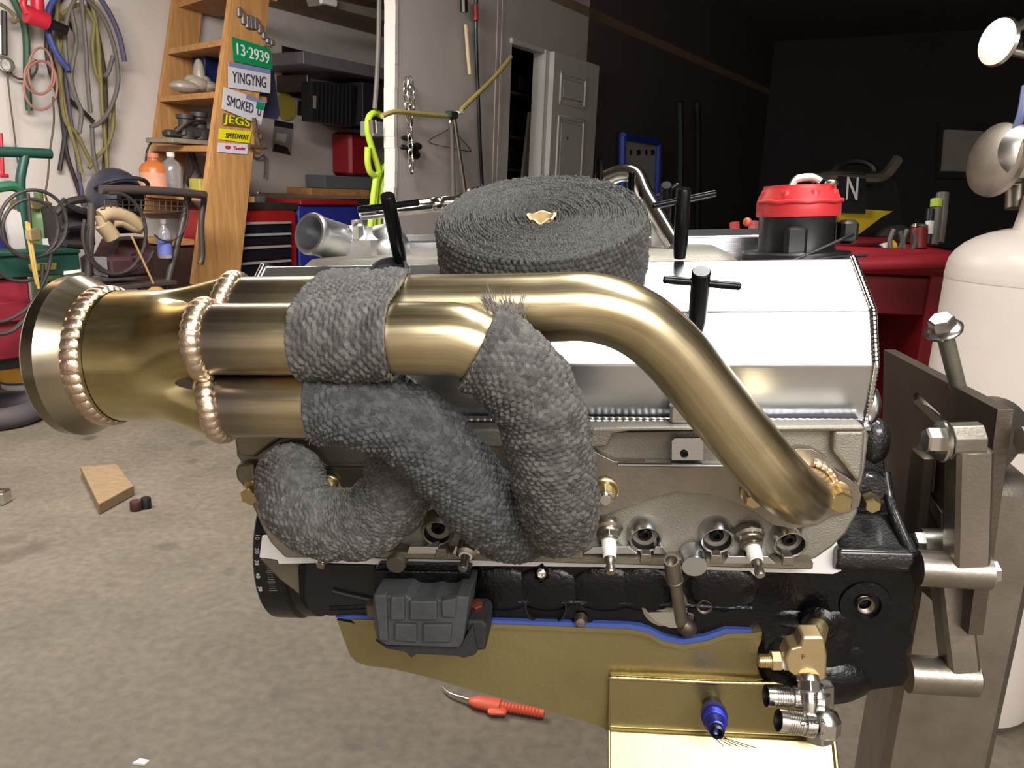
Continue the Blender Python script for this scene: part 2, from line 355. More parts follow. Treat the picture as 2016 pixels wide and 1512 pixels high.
pw = thing('wall_partition', None, None, RW @ Matrix.Translation((laP, KP, 0))); pw['kind'] = 'structure'
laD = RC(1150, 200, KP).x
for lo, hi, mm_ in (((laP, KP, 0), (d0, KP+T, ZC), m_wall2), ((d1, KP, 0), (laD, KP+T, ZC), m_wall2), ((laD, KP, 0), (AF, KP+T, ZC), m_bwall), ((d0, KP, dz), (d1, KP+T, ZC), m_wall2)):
    lo, hi = V(lo), V(hi); M().box((lo+hi)/2, hi-lo).build('wall_panel', mm_, pw, RW)
# rough plaster edge of the partition
m = M(); zz = 0
while zz < 2.2:
    h = rng.uniform(.05, .16); m.box((laP-.006-rng.uniform(0, .008), KP+T/2, zz+h/2), (.02, T+.008, h+.004)); zz += h
m.build('plaster_edge', m_wall, pw, RW)
for la in (.85, 1.02): 
    x = RC(930+50*la, 300, KP).x; M().box((x, KP-.001, 1.1), (.02, .004, 2.2)).build('panel_joint', m_wall2, pw, RW)
# closet behind the doorway
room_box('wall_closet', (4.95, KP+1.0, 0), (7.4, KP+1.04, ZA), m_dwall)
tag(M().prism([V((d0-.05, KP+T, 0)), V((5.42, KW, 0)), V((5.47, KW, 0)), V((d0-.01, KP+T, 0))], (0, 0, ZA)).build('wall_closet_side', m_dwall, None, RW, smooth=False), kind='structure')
# casing and the opened door
dr = thing('door_1', None, None, RW @ Matrix.Translation((d1, KP, 0))); dr['kind'] = 'structure'
M().box((d1+.035, KP-.012, dz/2), (.07, .03, dz+.04), bev=.004).build('door_casing', m_dooor, dr, RW)
M().box(((d0+d1)/2, KP-.008, dz+.012), (d1-d0+.05, .02, .03), bev=.003).build('door_casing', m_dooor, dr, RW)
e0, e1 = RC(1084, 200, KP-.05).x, RC(1171, 230, KP-.05).x; ez0 = RC(1090, 101, KP-.05).z
M().box(((e0+e1)/2, KP-.045, ez0/2), (e1-e0, .035, ez0), bev=.002).build('door_slab', m_dooor, dr, RW)
for x0, x1, y0, y1 in ((1106, 1154, 143, 202), (1101, 1150, 230, 420)):
    a, b = RC(x0, y0, KP-.065), RC(x1, y0+8, KP-.065); zt_, zb_ = a.z, RC(x0, y1, KP-.065).z
    w, h, c = b.x-a.x, zt_-zb_, V(((a.x+b.x)/2, KP-.0625, (zt_+zb_)/2))
    f = M()
    for q, s in (((-w/2, 0, 0), (.022, .016, h+.022)), ((w/2, 0, 0), (.022, .016, h+.022)), ((0, 0, h/2), (w+.022, .016, .022)), ((0, 0, -h/2), (w+.022, .016, .022))): f.box(c+V(q), s, bev=.004)
    f.build('door_moulding', m_dooor, dr, RW); M().box(c, (w-.06, .010, h-.06), bev=.004).build('door_panel', m_dooor, dr, RW)
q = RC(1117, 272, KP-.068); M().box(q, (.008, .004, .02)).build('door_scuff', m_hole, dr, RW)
def rbox(name, mt, px0, px1, py0, py1, k, depth, label=None, cat=None, parent=None, bev=.004, group=None):
    """box whose front face, parallel to the wall at depth k, spans the given photo columns and rows"""
    xm, ym = (px0+px1)/2, (py0+py1)/2
    a, b, t, u = RC(px0, ym, k), RC(px1, ym, k), RC(xm, py0, k), RC(xm, py1, k)
    o = M().box(((a.x+b.x)/2, k+depth/2, (t.z+u.z)/2), (b.x-a.x, depth, t.z-u.z), bev=bev).build(name, mt, parent, RW)
    return tag(o, label, cat, group) if parent is None else o
def rquad(name, mt, px, k, thick, label=None, cat=None, parent=None, group=None):
    o = M().prism([RC(a, b, k) for a, b in px], (0, thick, 0)).build(name, mt, parent, RW, smooth=False)
    return tag(o, label, cat, group) if parent is None else o
def rtube(name, mt, px, k, r, label=None, cat=None, parent=None, group=None, n=8, seg=6, extra=None):
    m = M()
    for L in [px]+(extra or []):
        m.tube(catmull([RC(p[0], p[1], p[2] if len(p) > 2 else k) for p in L], seg), r, n)
    o = m.build(name, mt, parent, RW)
    return tag(o, label, cat, group) if parent is None else o
# ================================================================== THE ENGINE (one thing, in its own frame EM)
I4 = EM
eng = thing('engine', 'black V8 engine with aluminium cylinder head and gold oil pan on a steel stand', 'engine', EM)
def ez(px, py, y): return EL(px, py, y).z
def xprofile(pts, pxref, x0, x1, m=None):
    """profile [(py, y)] read at column pxref, drawn out along the crank from x0 to x1 (metres)"""
    poly = [V((x0, y, ez(pxref, py, y))) for py, y in pts]
    return (m or M()).prism(poly, (x1-x0, 0, 0))
# --- block
bk = eplate('engine_block', m_black, [(585, 1112), (640, 1108), (1000, 1112), (1660, 1121), (1800, 1122), (1806, 1150), (1801, 1182), (1804, 1200), (1794, 1240), (1800, 1262), (1787, 1284), (1791, 1330), (1779, 1352), (1700, 1362), (1640, 1358),
      (1560, 1340), (1508, 1318), (1500, 1246), (1470, 1240), (1425, 1238), (1385, 1254), (1325, 1258), (1285, 1240), (1262, 1226), (1175, 1222), (1168, 1240), (1128, 1240), (1120, 1222), (960, 1218), (660, 1213), (622, 1206), (604, 1200), (588, 1186)], .012, .26, eng, bevel=.002)
sub(bk, 'gloss black painted iron block')
# bell housing end: textured ledge, lip and upright flange
x0, x1 = EL(1646, 1080, .0).x, EL(1800, 1080, .0).x
_z0 = ez(1720, 1072, .008); yl = next(.008+.001*k for k in range(400) if ez(1720, 1008, .008+.001*k) <= _z0+.001*k*math.tan(rad(22)))
led = xprofile([(1008, yl), (1072, .008), (1084, -.004), (1108, -.006), (1121, .0), (1135, .03), (1135, yl+.05), (1008, yl+.05)], 1720, x0, x1).build('bellhousing_ledge', m_blackr, eng, EM, bevel=.004, seg=3)
fl = eplate('bellhousing_flange', m_blackr, [(1672, 1012), (1690, 960), (1700, 900), (1712, 842), (1722, 838), (1733, 855), (1741, 885), (1744, 930), (1752, 968), (1766, 1012), (1788, 1066), (1800, 1095), (1770, 1095), (1740, 1045), (1722, 1010)], .055, .12, eng, bevel=.004)
rib = M().tube(catmull([EL(1742, 930, .05), EL(1752, 985, .04), EL(1772, 1040, .02), EL(1797, 1092, -.002)], 8), .0045, 10).build('flange_rib', m_blackr, eng, EM)
bos = M().lathe([(.0, -.004), (.012, -.004), (.015, .0), (.015, .05)], EL(1712, 962, .045), (0, 1, 0), 20).build('flange_boss', m_blackr, eng, EM)
m = M().ball(EL(1722, 868, .06), .013, 16, (1, 1, 1.6)); m.build('flange_ear', m_blackr, eng, EM)
# lower bosses and swellings of the block
m = M()
for px, py, y, r, sc in ((1612, 1318, .03, .048, (1.05, .6, .62)), (1600, 1262, .028, .05, (.85, .45, 1.0)), (1660, 1275, .028, .03, (1.1, .6, .9)), (1540, 1290, .022, .026, (.9, .6, 1.3)), (1560, 1215, .016, .022, (1.0, .3, .5)), (1650, 1218, .016, .020, (.9, .35, .6))):
    m.ball(EL(px, py, y), r, 24, sc)
m.build('oil_filter_boss', m_black, eng, EM)
def hexpts(c, r, ax, ay, rot=0): return [V(c)+V(ax)*(r*cos(rot+pi*k/3))+V(ay)*(r*sin(rot+pi*k/3)) for k in range(6)]
AXn = V((0, -1, 0))                                                    # towards the viewer
def dirn(yaw, down): return V((sin(yaw), -cos(yaw)*cos(down), -sin(down)))
def hexbolt(name, c, ax, r, h, mt, parent, washer=0.0, W=None, wh=.0018, dome=False, mw=None):
    ax = V(ax).normalized(); T, N, B = frames([V((0, 0, 0)), ax])[0]; c = V(c)
    m = M(); b = c+ax*(wh if washer else 0)
    lo = hexpts(b, r, N, B); m.prism(lo, ax*h*.86)
    m.add([p+ax*h*.86 for p in lo]+[b+(p-b)*.86+ax*h for p in lo], [[i, (i+1) % 6, 6+(i+1) % 6, 6+i] for i in range(6)]+[list(range(6, 12))])
    o = m.build(name, mt, parent, W or EM, smooth=False)
    if washer: M().lathe([(washer, 0), (washer, wh*.7), (washer*.93, wh), (.3*washer, wh)], c, ax, 24).build('washer', mw or mt, o if parent is not None and parent.parent is None and False else parent, W or EM)
    return o
def threaded_hole(px, py, y, r, ring, name='threaded_hole', mt=None, parent=None):
    c = EL(px, py, y); m = M()
    prof = [(ring, .0), (ring, -.003), (r*1.02, -.0036)]
    for k in range(7): prof += [(r*.96, -.003+.0014*k), (r*.84, -.003+.0014*k+.0007)]
    prof += [(.0004, .008)]
    return m.lathe(prof, c, (0, 1, 0), 24, cap=False).build(name, mt or m_steel, parent or eng, EM)
M().lathe([(.024, .006), (.021, -.002), (.0125, -.003), (.0125, .004)], EL(1703, 1190, .012), (0, 1, 0), 28).build('hole_boss', m_black, eng, EM)
threaded_hole(1703, 1190, .009, .0066, .0072)
threaded_hole(1386, 1192, .012, .0060, .0066)
M().lathe([(.018, .006), (.015, -.002), (.0075, -.002)], EL(1386, 1192, .013), (0, 1, 0), 24).build('hole_boss', m_black, eng, EM)
M().lathe([(.019, .0), (.0185, -.003), (.017, -.003), (.016, .002), (.0001, .003)], EL(1075, 1192, .012), (0, 1, 0), 32).build('freeze_plug', m_satin, eng, EM)
M().lathe([(.020, .0), (.0195, -.0025), (.016, -.002), (.015, .003), (.0001, .004)], EL(1308, 1190, .012), (0, 1, 0), 32).build('freeze_plug', m_casto, eng, EM)
M().lathe([(.006, .004), (.0055, -.001), (.004, -.004), (.0001, -.005)], EL(1143, 1222, .006), (0, 1, 0), 14).build('boss_plug', m_steel, eng, EM)
M().box(EL(1146, 1224, .014), (.019, .012, .012), bev=.003).build('pan_rail_boss', m_black, eng, EM)
M().lathe([(.0022, .0), (.0042, -.001), (.0042, -.004), (.0028, -.005), (.0022, -.003), (.0001, -.002)], EL(1066, 1126, .004), (0, 1, 0), 16).build('dowel_ring', m_zinc, eng, EM)
M().box(EL(1067, 1122, .012), (.012, .018, .02), bev=.004).build('dowel_lug', m_black, eng, EM)
# water-jacket contour: shallow swellings along the block's side
m = M()
for px in (800, 985, 1075, 1190, 1270, 1420): m.ball(EL(px, 1158, .014), .03, 20, (1.1, .22, .75))
m.build('jacket_contour', m_black, eng, EM)
m = M().tube([EL(650, 1196, .012), EL(980, 1182, .012), EL(1240, 1186, .012), EL(1480, 1196, .012)], .003, 8); m.build('casting_rib', m_black, eng, EM)
# crescent of bare machined metal under the dipstick
pts = [(1273, 1206), (1300, 1205), (1345, 1206), (1366, 1212), (1364, 1226), (1348, 1236), (1318, 1236), (1292, 1225)]
eplate('machined_pad', m_zinc, pts, .0095, .004, eng)
# front cover, gasket, damper
eplate('front_cover_wing', m_casto, [(508, 1098), (560, 1104), (648, 1112), (655, 1150), (664, 1186), (652, 1200), (602, 1182), (548, 1140)], .02, .02, eng, bevel=.002)
eplate('front_cover', m_satin, [(600, 1110), (740, 1112), (740, 1212), (650, 1214), (610, 1206), (598, 1180)], .0105, .1, eng, bevel=.002)
M().tube([EL(655, 1163, .009), EL(690, 1172, .009), EL(738, 1182, .009)], .0025, 8).build('cover_rib', m_satin, eng, EM)
eplate('head_gasket', m_gask, [(516, 1056), (511, 1097), (546, 1102), (549, 1110), (640, 1108), (760, 1112), (784, 1116), (806, 1112), (902, 1114), (916, 1122), (934, 1114), (1180, 1116), (1476, 1124), (1486, 1134), (1496, 1126), (1640, 1130), (1656, 1124), (1660, 1112), (1646, 1062), (1600, 1070), (700, 1046)], .006, .003, eng)
zc = ez(650, 1214, .012); yc = .175; xd = EL(498, 1130, .09).x; rd = .0855
dm = M().lathe([(.03, -.004), (.07, -.003), (rd-.002, .0), (rd, .002), (rd, .030), (rd-.002, .032), (rd-.004, .0335), (rd-.004, .036), (rd-.002, .037), (rd-.002, .05), (rd-.006, .052), (.03, .052)], (xd, yc, zc), (1, 0, 0), 72).build('harmonic_damper', m_satin, eng, EM)
sub(dm, 'black crank damper with engraved degree marks')
M().lathe([(.045, .05), (.045, .075), (.028, .08), (.028, .1)], (xd, yc, zc), (1, 0, 0), 32).build('crank_hub', m_satin, eng, EM)
mk = mat('white_engraving', (206, 206, 206), .6)
def on_damper(py, dx):                                                 # angle on the rim that the photo shows at row py
    best = None
    for k in range(400):
        a = pi*(.5+k/400); p = V((xd+dx, yc+rd*cos(a), zc+rd*sin(a))); w = EM @ p - CAM
        y = CY - F*w.dot(UP)/w.dot(FW)
        if cos(a) < 0 and (best is None or abs(y-py) < best[0]): best = (abs(y-py), a)
    a = best[1]; nrm = V((0, cos(a), sin(a))); tan = V((0, -sin(a), cos(a)))
    return V((xd+dx, yc+(rd+.0002)*cos(a), zc+(rd+.0002)*sin(a))), nrm, (tan if tan.z < 0 else -tan)
for s, py in (('10', 1058), ('20', 1084), ('30', 1108), ('40', 1133), ('50', 1159)):
    p, nrm, dn = on_damper(py, .0055); tg = text_mesh('degree_number', s, mk, dm, p, dn, (1, 0, 0), .0042, .0003, W=EM)
m = M()
for k in range(17):
    py = 1092+4.4*k; p, nrm, dn = on_damper(py, .019); l = .009 if k % 4 == 0 else .0065
    m.prism([p+V((-l/2, 0, 0))-dn*.0001, p+V((l/2, 0, 0))-dn*.0001, p+V((l/2, 0, 0))+dn*.0001, p+V((-l/2, 0, 0))+dn*.0001], nrm*.0002)
tag(m.build('degree_marks', mk, dm, EM), kind='stuff')

# --- cylinder head
hd = eplate('cylinder_head', m_cast, [(462, 862), (472, 852), (1694, 840), (1706, 846), (1712, 858), (1704, 925), (1694, 965), (1690, 1010), (1668, 1050), (1640, 1078), (1608, 1100), (1572, 1113), (1000, 1106), (560, 1100), (530, 1068), (515, 1040), (480, 962), (463, 940), (463, 918), (474, 912), (464, 898)], .0, .14, eng, bevel=.003)
sub(hd, 'bare cast aluminium cylinder head')
eplate('head_front_boss', m_casto, [(458, 866), (470, 850), (520, 848), (560, 860), (500, 902), (466, 900)], -.014, .03, hd, bevel=.004)
eplate('head_front_boss', m_casto, [(461, 925), (470, 914), (500, 912), (505, 950), (486, 965), (464, 945)], -.012, .03, hd, bevel=.004)
# cast rail above the ports with its rounded pocket edge, tapped pad, ledge
eplate('head_rail', m_cast, [(470, 848), (1702, 838), (1706, 850), (1240, 853), (1206, 858), (1196, 880), (1150, 884), (760, 880), (640, 862), (470, 862)], -.012, .02, hd, bevel=.003)
eplate('head_end_wall', m_cast, [(1640, 846), (1706, 846), (1700, 930), (1692, 958), (1660, 915), (1640, 890)], -.010, .02, hd, bevel=.004)
q = lambda L, y: [(EL(a, b, y).x, EL(a, b, y).z) for a, b in L]
eplate('tapped_pad', m_alu, [(1322, 868), (1328, 863), (1386, 863), (1385, 906), (1322, 906)], -.011, .012, hd, holes=[circ(1347, 893, 7.5)], bevel=.0006)
threaded_hole(1347, 893, -.008, .0028, .0031, parent=hd)
M().box((EL(1340, 912, -.006).x, -.005, EL(1340, 912, -.006).z), (EL(1440, 912, 0).x-EL(1190, 912, 0).x, .014, .0032), bev=.001).build('port_ledge', m_alu, hd, EM)
M().box((EL(700, 918, -.006).x, -.005, EL(700, 918, -.006).z), (EL(760, 912, 0).x-EL(640, 912, 0).x, .012, .0025), bev=.001).build('port_ledge', m_alu, hd, EM)
# deck rail and its machined ribs
xa, xb = EL(600, 1100, -.01).x, EL(1600, 1100, -.01).x
zt, zb = ez(1100, 1092, -.012), ez(1100, 1108, -.012)
M().box(((xa+xb)/2, -.003, (zt+zb)/2), (xb-xa, .020, zt-zb), bev=.0012).build('deck_rail', m_casto, hd, EM)
def rib_at(a, b, c, d, y0=1091, y1=1076):
    eplate('machined_rib', m_alu, [(a, y0), (b, y1), (c, y1), (d, y0)], -.0135, .014, hd, bevel=.0006)
rib_at(1147, 1168, 1238, 1256); rib_at(1286, 1290, 1304, 1316); rib_at(1424, 1434, 1512, 1528, 1110, 1095); rib_at(800, 806, 860, 872); rib_at(890, 896, 898, 940); rib_at(935, 940, 1090, 1100)
for px, py in ((1272, 1100), (1411, 1102), (1552, 1105), (868, 1090), (1136, 1092)):
    eplate('rail_foot', m_casto, [(px-13, py+9), (px-10, py-9), (px+10, py-9), (px+13, py+9)], -.0142, .014, hd, bevel=.001)
# head bolt wells with black bolts inside
for px, py in ((1270, 1054), (1411, 1056), (1554, 1064), (862, 1042)):
    ax = dirn(rad(2), rad(16)); c = EL(px, py, -.004)
    w = M().lathe([(.0155, .010), (.0142, -.002), (.0130, -.006), (.0124, -.0062), (.0112, -.0055)], c, -ax, 36, cap=False).build('bolt_well', m_alu if px != 862 else m_casto, hd, EM)
    M().lathe([(.0113, -.0056), (.0111, .012), (.0001, .013)], c, -ax, 36, cap=False).build('well_shade', m_hole, w, EM)  # dark lining painted in place of the shade inside the well
    b = M().lathe([(.0090, .0118), (.0090, .007), (.0086, .0064), (.0058, .0064), (.0058, .000), (.0052, -.0006), (.0027, -.0006), (.0026, .003), (.0001, .003)], c, -ax, 28, cap=False).build('head_bolt', m_tblk, w, EM)
# large machined plugs on the lower rail
for px, py, r, mt in ((1366, 1106, .0105, m_alu), (782, 1104, .0085, m_casto)):
    ax = dirn(0, rad(14)); M().lathe([(r*1.02, .012), (r*1.02, .004), (r*1.0, .003), (r, -.004), (r*.95, -.006), (.0001, -.0062)], EL(px, py, -.012), -ax, 28).build('core_plug', mt, hd, EM)

# --- spark plugs: (socket pixel, tip pixel)
CER = mat('white_plug_ceramic', (240, 238, 234), .22, coat=.4); m_nick = mat('nickel_plating', (172, 166, 152), .3, .95, .1, 40)
m_print = mat('plug_print', (60, 60, 62), .6)
def spark_plug(s, t, y0, y1, body=True):
    a, b = EL(s[0], s[1], y0), EL(t[0], t[1], y1); ax = (b-a).normalized(); L = (b-a).length
    sp = M()
    if body:
        sp.lathe([(.0125, -.004), (.0125, .001), (.0105, .003), (.0105, .0045), (.0095, .006)], a, ax, 28)
        sh = sp.build('spark_plug', m_nick, eng, EM)
        hx = M().prism(hexpts(a+ax*.0055, .0092, *frames([V((0, 0, 0)), ax])[0][1:]), ax*.0050); hx.build('plug_hex', m_nick, sh, EM, smooth=False, bevel=.0006)
        M().lathe([(.0078, .0104), (.0078, .0118), (.0068, .0124)], a, ax, 24).build('plug_collar', m_nick, sh, EM)
    else:
        sh = sp.lathe([(.0085, .0), (.0085, .012), (.006, .014)], a, ax, 24).build('spark_plug', m_nick, eng, EM)
    st = .0115 if body else .010; en = L-.013
    pr = [(.0062, st)]; k = 0; n = 5; s0 = st+(en-st)*.42
    pr += [(.0061, s0)]
    for k in range(n):
        h = s0+(en-s0)*k/n; d = (en-s0)/n; r = .0060-.0010*k/n
        pr += [(r, h+d*.1), (r+.0003, h+d*.3), (r+.0003, h+d*.6), (r-.0003, h+d*.85)]
    pr += [(.0046, en)]
    M().lathe(pr, a, ax, 24).build('ceramic_insulator', CER, sh, EM)
    M().lathe([(.0044, en-.001), (.0042, en+.003), (.0031, en+.005), (.0031, en+.0065), (.0040, en+.0085), (.0040, en+.0125), (.0034, en+.0135), (.0001, en+.0136)], a, ax, 20).build('plug_terminal', m_nick, sh, EM)
    return sh
spark_plug((1197, 1040), (1202, 1127), -.002, -.034); spark_plug((1475, 1054), (1497, 1133), -.002, -.034)
spark_plug((922, 1070), (911, 1121), -.008, -.034, False); spark_plug((655, 1072), (631, 1114), -.006, -.030, False)

# --- valve cover: one bent shell, welds, rail
vxl, vxr = EL(466, 690, .02).x, EL(1722, 690, .02).x
PR = [(830, .022), (720, .012), (610, .029), (508, .088)]
VP = [V((0, y, ez(1728, py, y))) for py, y in PR]
zr = VP[0].z; VP += [V((0, .15, VP[3].z-.012)), V((0, .16, zr+.01)), V((0, .16, zr))]
def shell(x0, x1, prof): return M().prism([V((x0, p.y, p.z)) for p in prof], (x1-x0, 0, 0))
vc = shell(vxl, vxr, VP).build('valve_cover', m_alu, eng, EM, bevel=.002, seg=3, sharp=18); sub(vc, 'bright fabricated sheet aluminium valve cover')
def weld(path, r, pitch, name, mt, parent, n=10, W=EM, amp=.28, up=None, squash=None):
    pts, L = resample([V(p) for p in path], pitch/5); N = len(pts)
    ph = [rng.uniform(-.2, .2) for _ in range(int(L/pitch)+3)]
    def rr(t):
        s = t*L/pitch; k = int(s); u = s-k
        return r*(1-amp+amp*1.4*math.sqrt(max(0, 1-(u-.35)**2/.45))+.1*ph[min(k, len(ph)-1)])
    return M().tube(pts, rr, n, up=up, squash=squash).build(name, mt, parent, W)
for x in (vxr-.001, vxl+.001):
    weld([V((x, p.y, p.z)) for p in VP[:5]], .0028, .0036, 'weld_seam', m_poly, vc)
rx0, rx1 = EL(1000, 830, .02).x, vxr-.008
M().box(((vxl+vxr)/2-.002, .07, zr-.003), (vxr-vxl+.006, .12, .006), bev=.002).build('cover_rail', m_alu, vc, EM)
weld([V((vxl+.004, .014, zr+.001)), V((rx1, .014, zr+.001))], .0034, .0056, 'rail_weld', m_alu, vc, amp=.34)
M().ball((vxr+.002, .028, zr+.012), .011, 18, (.8, 1.1, 1.5)).build('rail_corner', m_alu, vc, EM)
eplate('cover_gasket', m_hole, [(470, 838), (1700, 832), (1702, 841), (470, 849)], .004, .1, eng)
M().box(EL(1340, 812, .006), (.018, .016, .016), bev=.002).build('bolt_boss', m_poly, vc, EM)
M().lathe([(.0135, 0), (.0165, .002), (.0172, .004), (.0165, .006), (.014, .0065), (.0130, .003), (.0001, .003)], EL(768, 538, .070), (VP[3]-VP[2]).cross(V((1, 0, 0))).normalized()*-1, 32).build('breather_grommet', m_rubber, vc, EM)
FN = V((1, 0, 0)).cross(VP[3]-VP[2]).normalized();  FN = FN if FN.z > 0 else -FN     # normal of the cover's upper facet
# --- T-handled cover bolts
def t_handle(top, bot, yt, yb, e1, e2, r=.0062, rb=.0029):
    a, b = EL(*bot, yb), EL(*top, yt); st = M().lathe([(r*.82, 0), (r, .012), (r, (b-a).length-.001), (r*.88, (b-a).length), (.0001, (b-a).length)], a, b-a, 24).build('cover_bolt', m_tblk, eng, EM)
    c = b+(a-b).normalized()*.009; d1 = EL(*e1, c.y)-c; d2 = EL(*e2, c.y)-c
    d1.y += .004*(1 if d1.x > 0 else -1)*0
    p0, p1 = c+d1, c+d2; ax = p1-p0; L = ax.length
    M().lathe([(rb*.6, 0), (rb, .0012), (rb, L-.0012), (rb*.6, L)], p0, ax, 18).build('cross_bar', m_tblk, st, EM)
t_handle((762, 384), (790, 520), .045, .082, (704, 413), (826, 398), .0062)
t_handle((1346, 371), (1338, 507), .070, .086, (1284, 406), (1411, 380), .0062)
t_handle((1381, 533), (1371, 648), -.012, .022, (1305, 550), (1459, 564), .0072, .0031)
t_handle((1312, 364), (1310, 452), .25, .30, (1284, 394), (1336, 362), .0058, .0022)
# --- valley: second cover, intake, thermostat housing
yb = .31; xl, xr = EL(700, 460, yb).x, EL(1515, 460, yb).x
zt = ez(1500, 449, yb); zm = ez(1500, 463, yb-.03); zl = zm-.06
vc2 = shell(xl, xr, [V((0, yb-.035, zl)), V((0, yb-.03, zm)), V((0, yb, zt)), V((0, yb+.09, zt-.02)), V((0, yb+.1, zl))]).build('valve_cover', m_alu, eng, EM, bevel=.003, seg=3, sharp=18)
sub(vc2, 'far valve cover across the valley')
im = M().box(V(((xl+xr)/2-.03, .185, zl+.028)), (xr-xl-.06, .17, .05), bev=.012); im.build('intake_manifold', m_cast, eng, EM)
def tub(pts, r, n, name, mt, parent, seg=8, W=EM): return M().tube(catmull(pts, seg), r, n).build(name, mt, parent, W)
ya = .20; c0 = EL(608, 459, ya-.055); c1 = EL(690, 484, ya-.005); c2 = EL(742, 486, ya)
nk = M(); axn = (c0-c1).normalized()
nk.lathe([(.0165, .012), (.0172, .0), (.0200, .0), (.0212, .003), (.0205, .008), (.0196, .011), (.0196, .05), (.0215, .06), (.022, .075)], c0, -axn, 36, cap=False)
th = nk.build('thermostat_neck', m_cal, eng, EM); sub(th, 'polished open water neck')
M().lathe([(.0165, .012), (.0165, .06), (.0001, .061)], c0, -axn, 36, cap=False).build('neck_bore', m_cal, th, EM)
M().box(EL(722, 490, ya), (.05, .06, .045), bev=.012).build('thermostat_housing', m_cal, eng, EM)
M().ball(EL(758, 488, ya), .026, 20, (1, 1, .95)).build('housing_dome', m_cal, eng, EM)
M().lathe([(.0065, -.05), (.0065, .0), (.0085, .0), (.0085, .004), (.006, .005), (.006, .0095), (.0001, .01)], EL(704, 452, ya-.02), (0, -.1, 1), 6, up=V((1, 0, 0))).build('housing_bolt', m_zinc, eng, EM, smooth=False)
M().box(EL(706, 486, ya-.022), (.014, .014, .05), bev=.004).build('bolt_column', m_cal, eng, EM)
# --- lifting bracket behind the tape roll, stud
br = tub([EL(1195, 352, .275), EL(1225, 341, .268), EL(1252, 347, .26), EL(1268, 380, .245), EL(1292, 422, .225), EL(1330, 486, .20)], .0095, 14, 'accessory_bracket', m_poly, eng); sub(br, 'polished bent aluminium arm')
m = M(); a, b = EL(1242, 384, .235), EL(1244, 338, .235); L = (b-a).length
m.lathe([x for k in range(24) for x in ((.0040, L*k/24), (.0034, L*(k+.5)/24))]+[(.0001, L)], a, b-a, 14).build('threaded_stud', m_tblk, br, EM)
m = M().prism([EL(1283, 418, .24), EL(1330, 470, .24), EL(1335, 508, .24), EL(1283, 512, .24)], (0, .02, 0)); m.build('bracket_gusset', m_alu, br, EM)
# --- distributor: black body, red cap with its towers' skirt
yd = .2; dc = EL(1566, 508, yd); zu = V((0, .03, 1)).normalized()
ds = M().lathe([(.040, -.05), (.040, .0), (.036, .012), (.0365, .045), (.039, .05)], dc, zu, 40).build('distributor', m_dark, eng, EM); sub(ds, 'distributor with red cap')
M().lathe([(.051, .0), (.052, .004), (.052, .019), (.050, .021), (.040, .021)], dc-zu*.014, zu, 40).build('distributor_plate', m_dark, ds, EM)
zc2 = (EL(1566, 430, yd-.047)-dc).z; zc3 = (EL(1566, 388, yd-.047)-dc).z; zc4 = (EL(1566, 366, yd-.04)-dc).z; rc = (EL(1655, 420, yd).x-EL(1491, 420, yd).x)/2
cap = M().lathe([(rc*.985, zc2), (rc, zc2+.002), (rc*.995, zc3-.006), (rc*.97, zc3-.003), (rc*.95, zc3), (rc*.86, zc4-.004), (rc*.84, zc4), (rc*.4, zc4+.001), (.0001, zc4+.001)], dc, zu, 48).build('distributor_cap', m_red, ds, EM)
m = M()
for k in range(8):
    a = 2*pi*k/8+.2; m.lathe([(.0055, zc3-.008), (.0055, zc4-.006), (.0045, zc4-.004), (.0001, zc4-.004)], dc+V((cos(a)*rc*.82, sin(a)*rc*.82, 0)), zu, 12)
m.build('cap_towers', m_red, ds, EM)
M().tube(catmull([dc+V((rc*math.cos(t)*1.005, rc*math.sin(t)*1.005, zc3-.004+.0006*sin(9*t))) for t in [pi*(1.05+.9*k/12) for k in range(13)]], 4), .0018, 8).build('cap_ridge', m_red, ds, EM)
m = M(); m.tube(catmull([dc+V((-.012, -.02, zc4)), dc+V((-.008, -.02, zc4+.006)), dc+V((.006, -.02, zc4+.0075)), dc+V((.014, -.02, zc4+.004))], 5), .0018, 8, squash=(1, 2)); m.build('cap_clip', m_zinc, ds, EM)
M().ball(dc+V((.024, -.02, zc4+.002)), .005, 12, (1.3, 1, .7)).build('cap_screw', m_zinc, ds, EM)
tub([dc+V((-.03, -.052, -.004)), dc+V((.0, -.05, .008)), dc+V((.03, -.044, .02)), dc+V((.044, -.03, .024))], .0016, 8, 'distributor_wire', m_dark, ds)
tub([dc+V((-.025, -.054, -.008)), dc+V((.01, -.053, .003)), dc+V((.055, -.04, .005))], .0016, 8, 'distributor_wire', m_dark, ds)
M().box(dc+V((.042, -.02, .026)), (.016, .02, .022), bev=.003).build('wire_connector', m_dark, ds, EM)
M().box(dc+V((-.01, -.037, .018)), (.02, .014, .03), bev=.003).build('vacuum_latch', m_dark, ds, EM)
M().ball(dc+V((-.05, -.01, zc2-.004)), .0045, 10).build('cap_latch', mat('orange_screw', (190, 80, 50), .4), ds, EM)

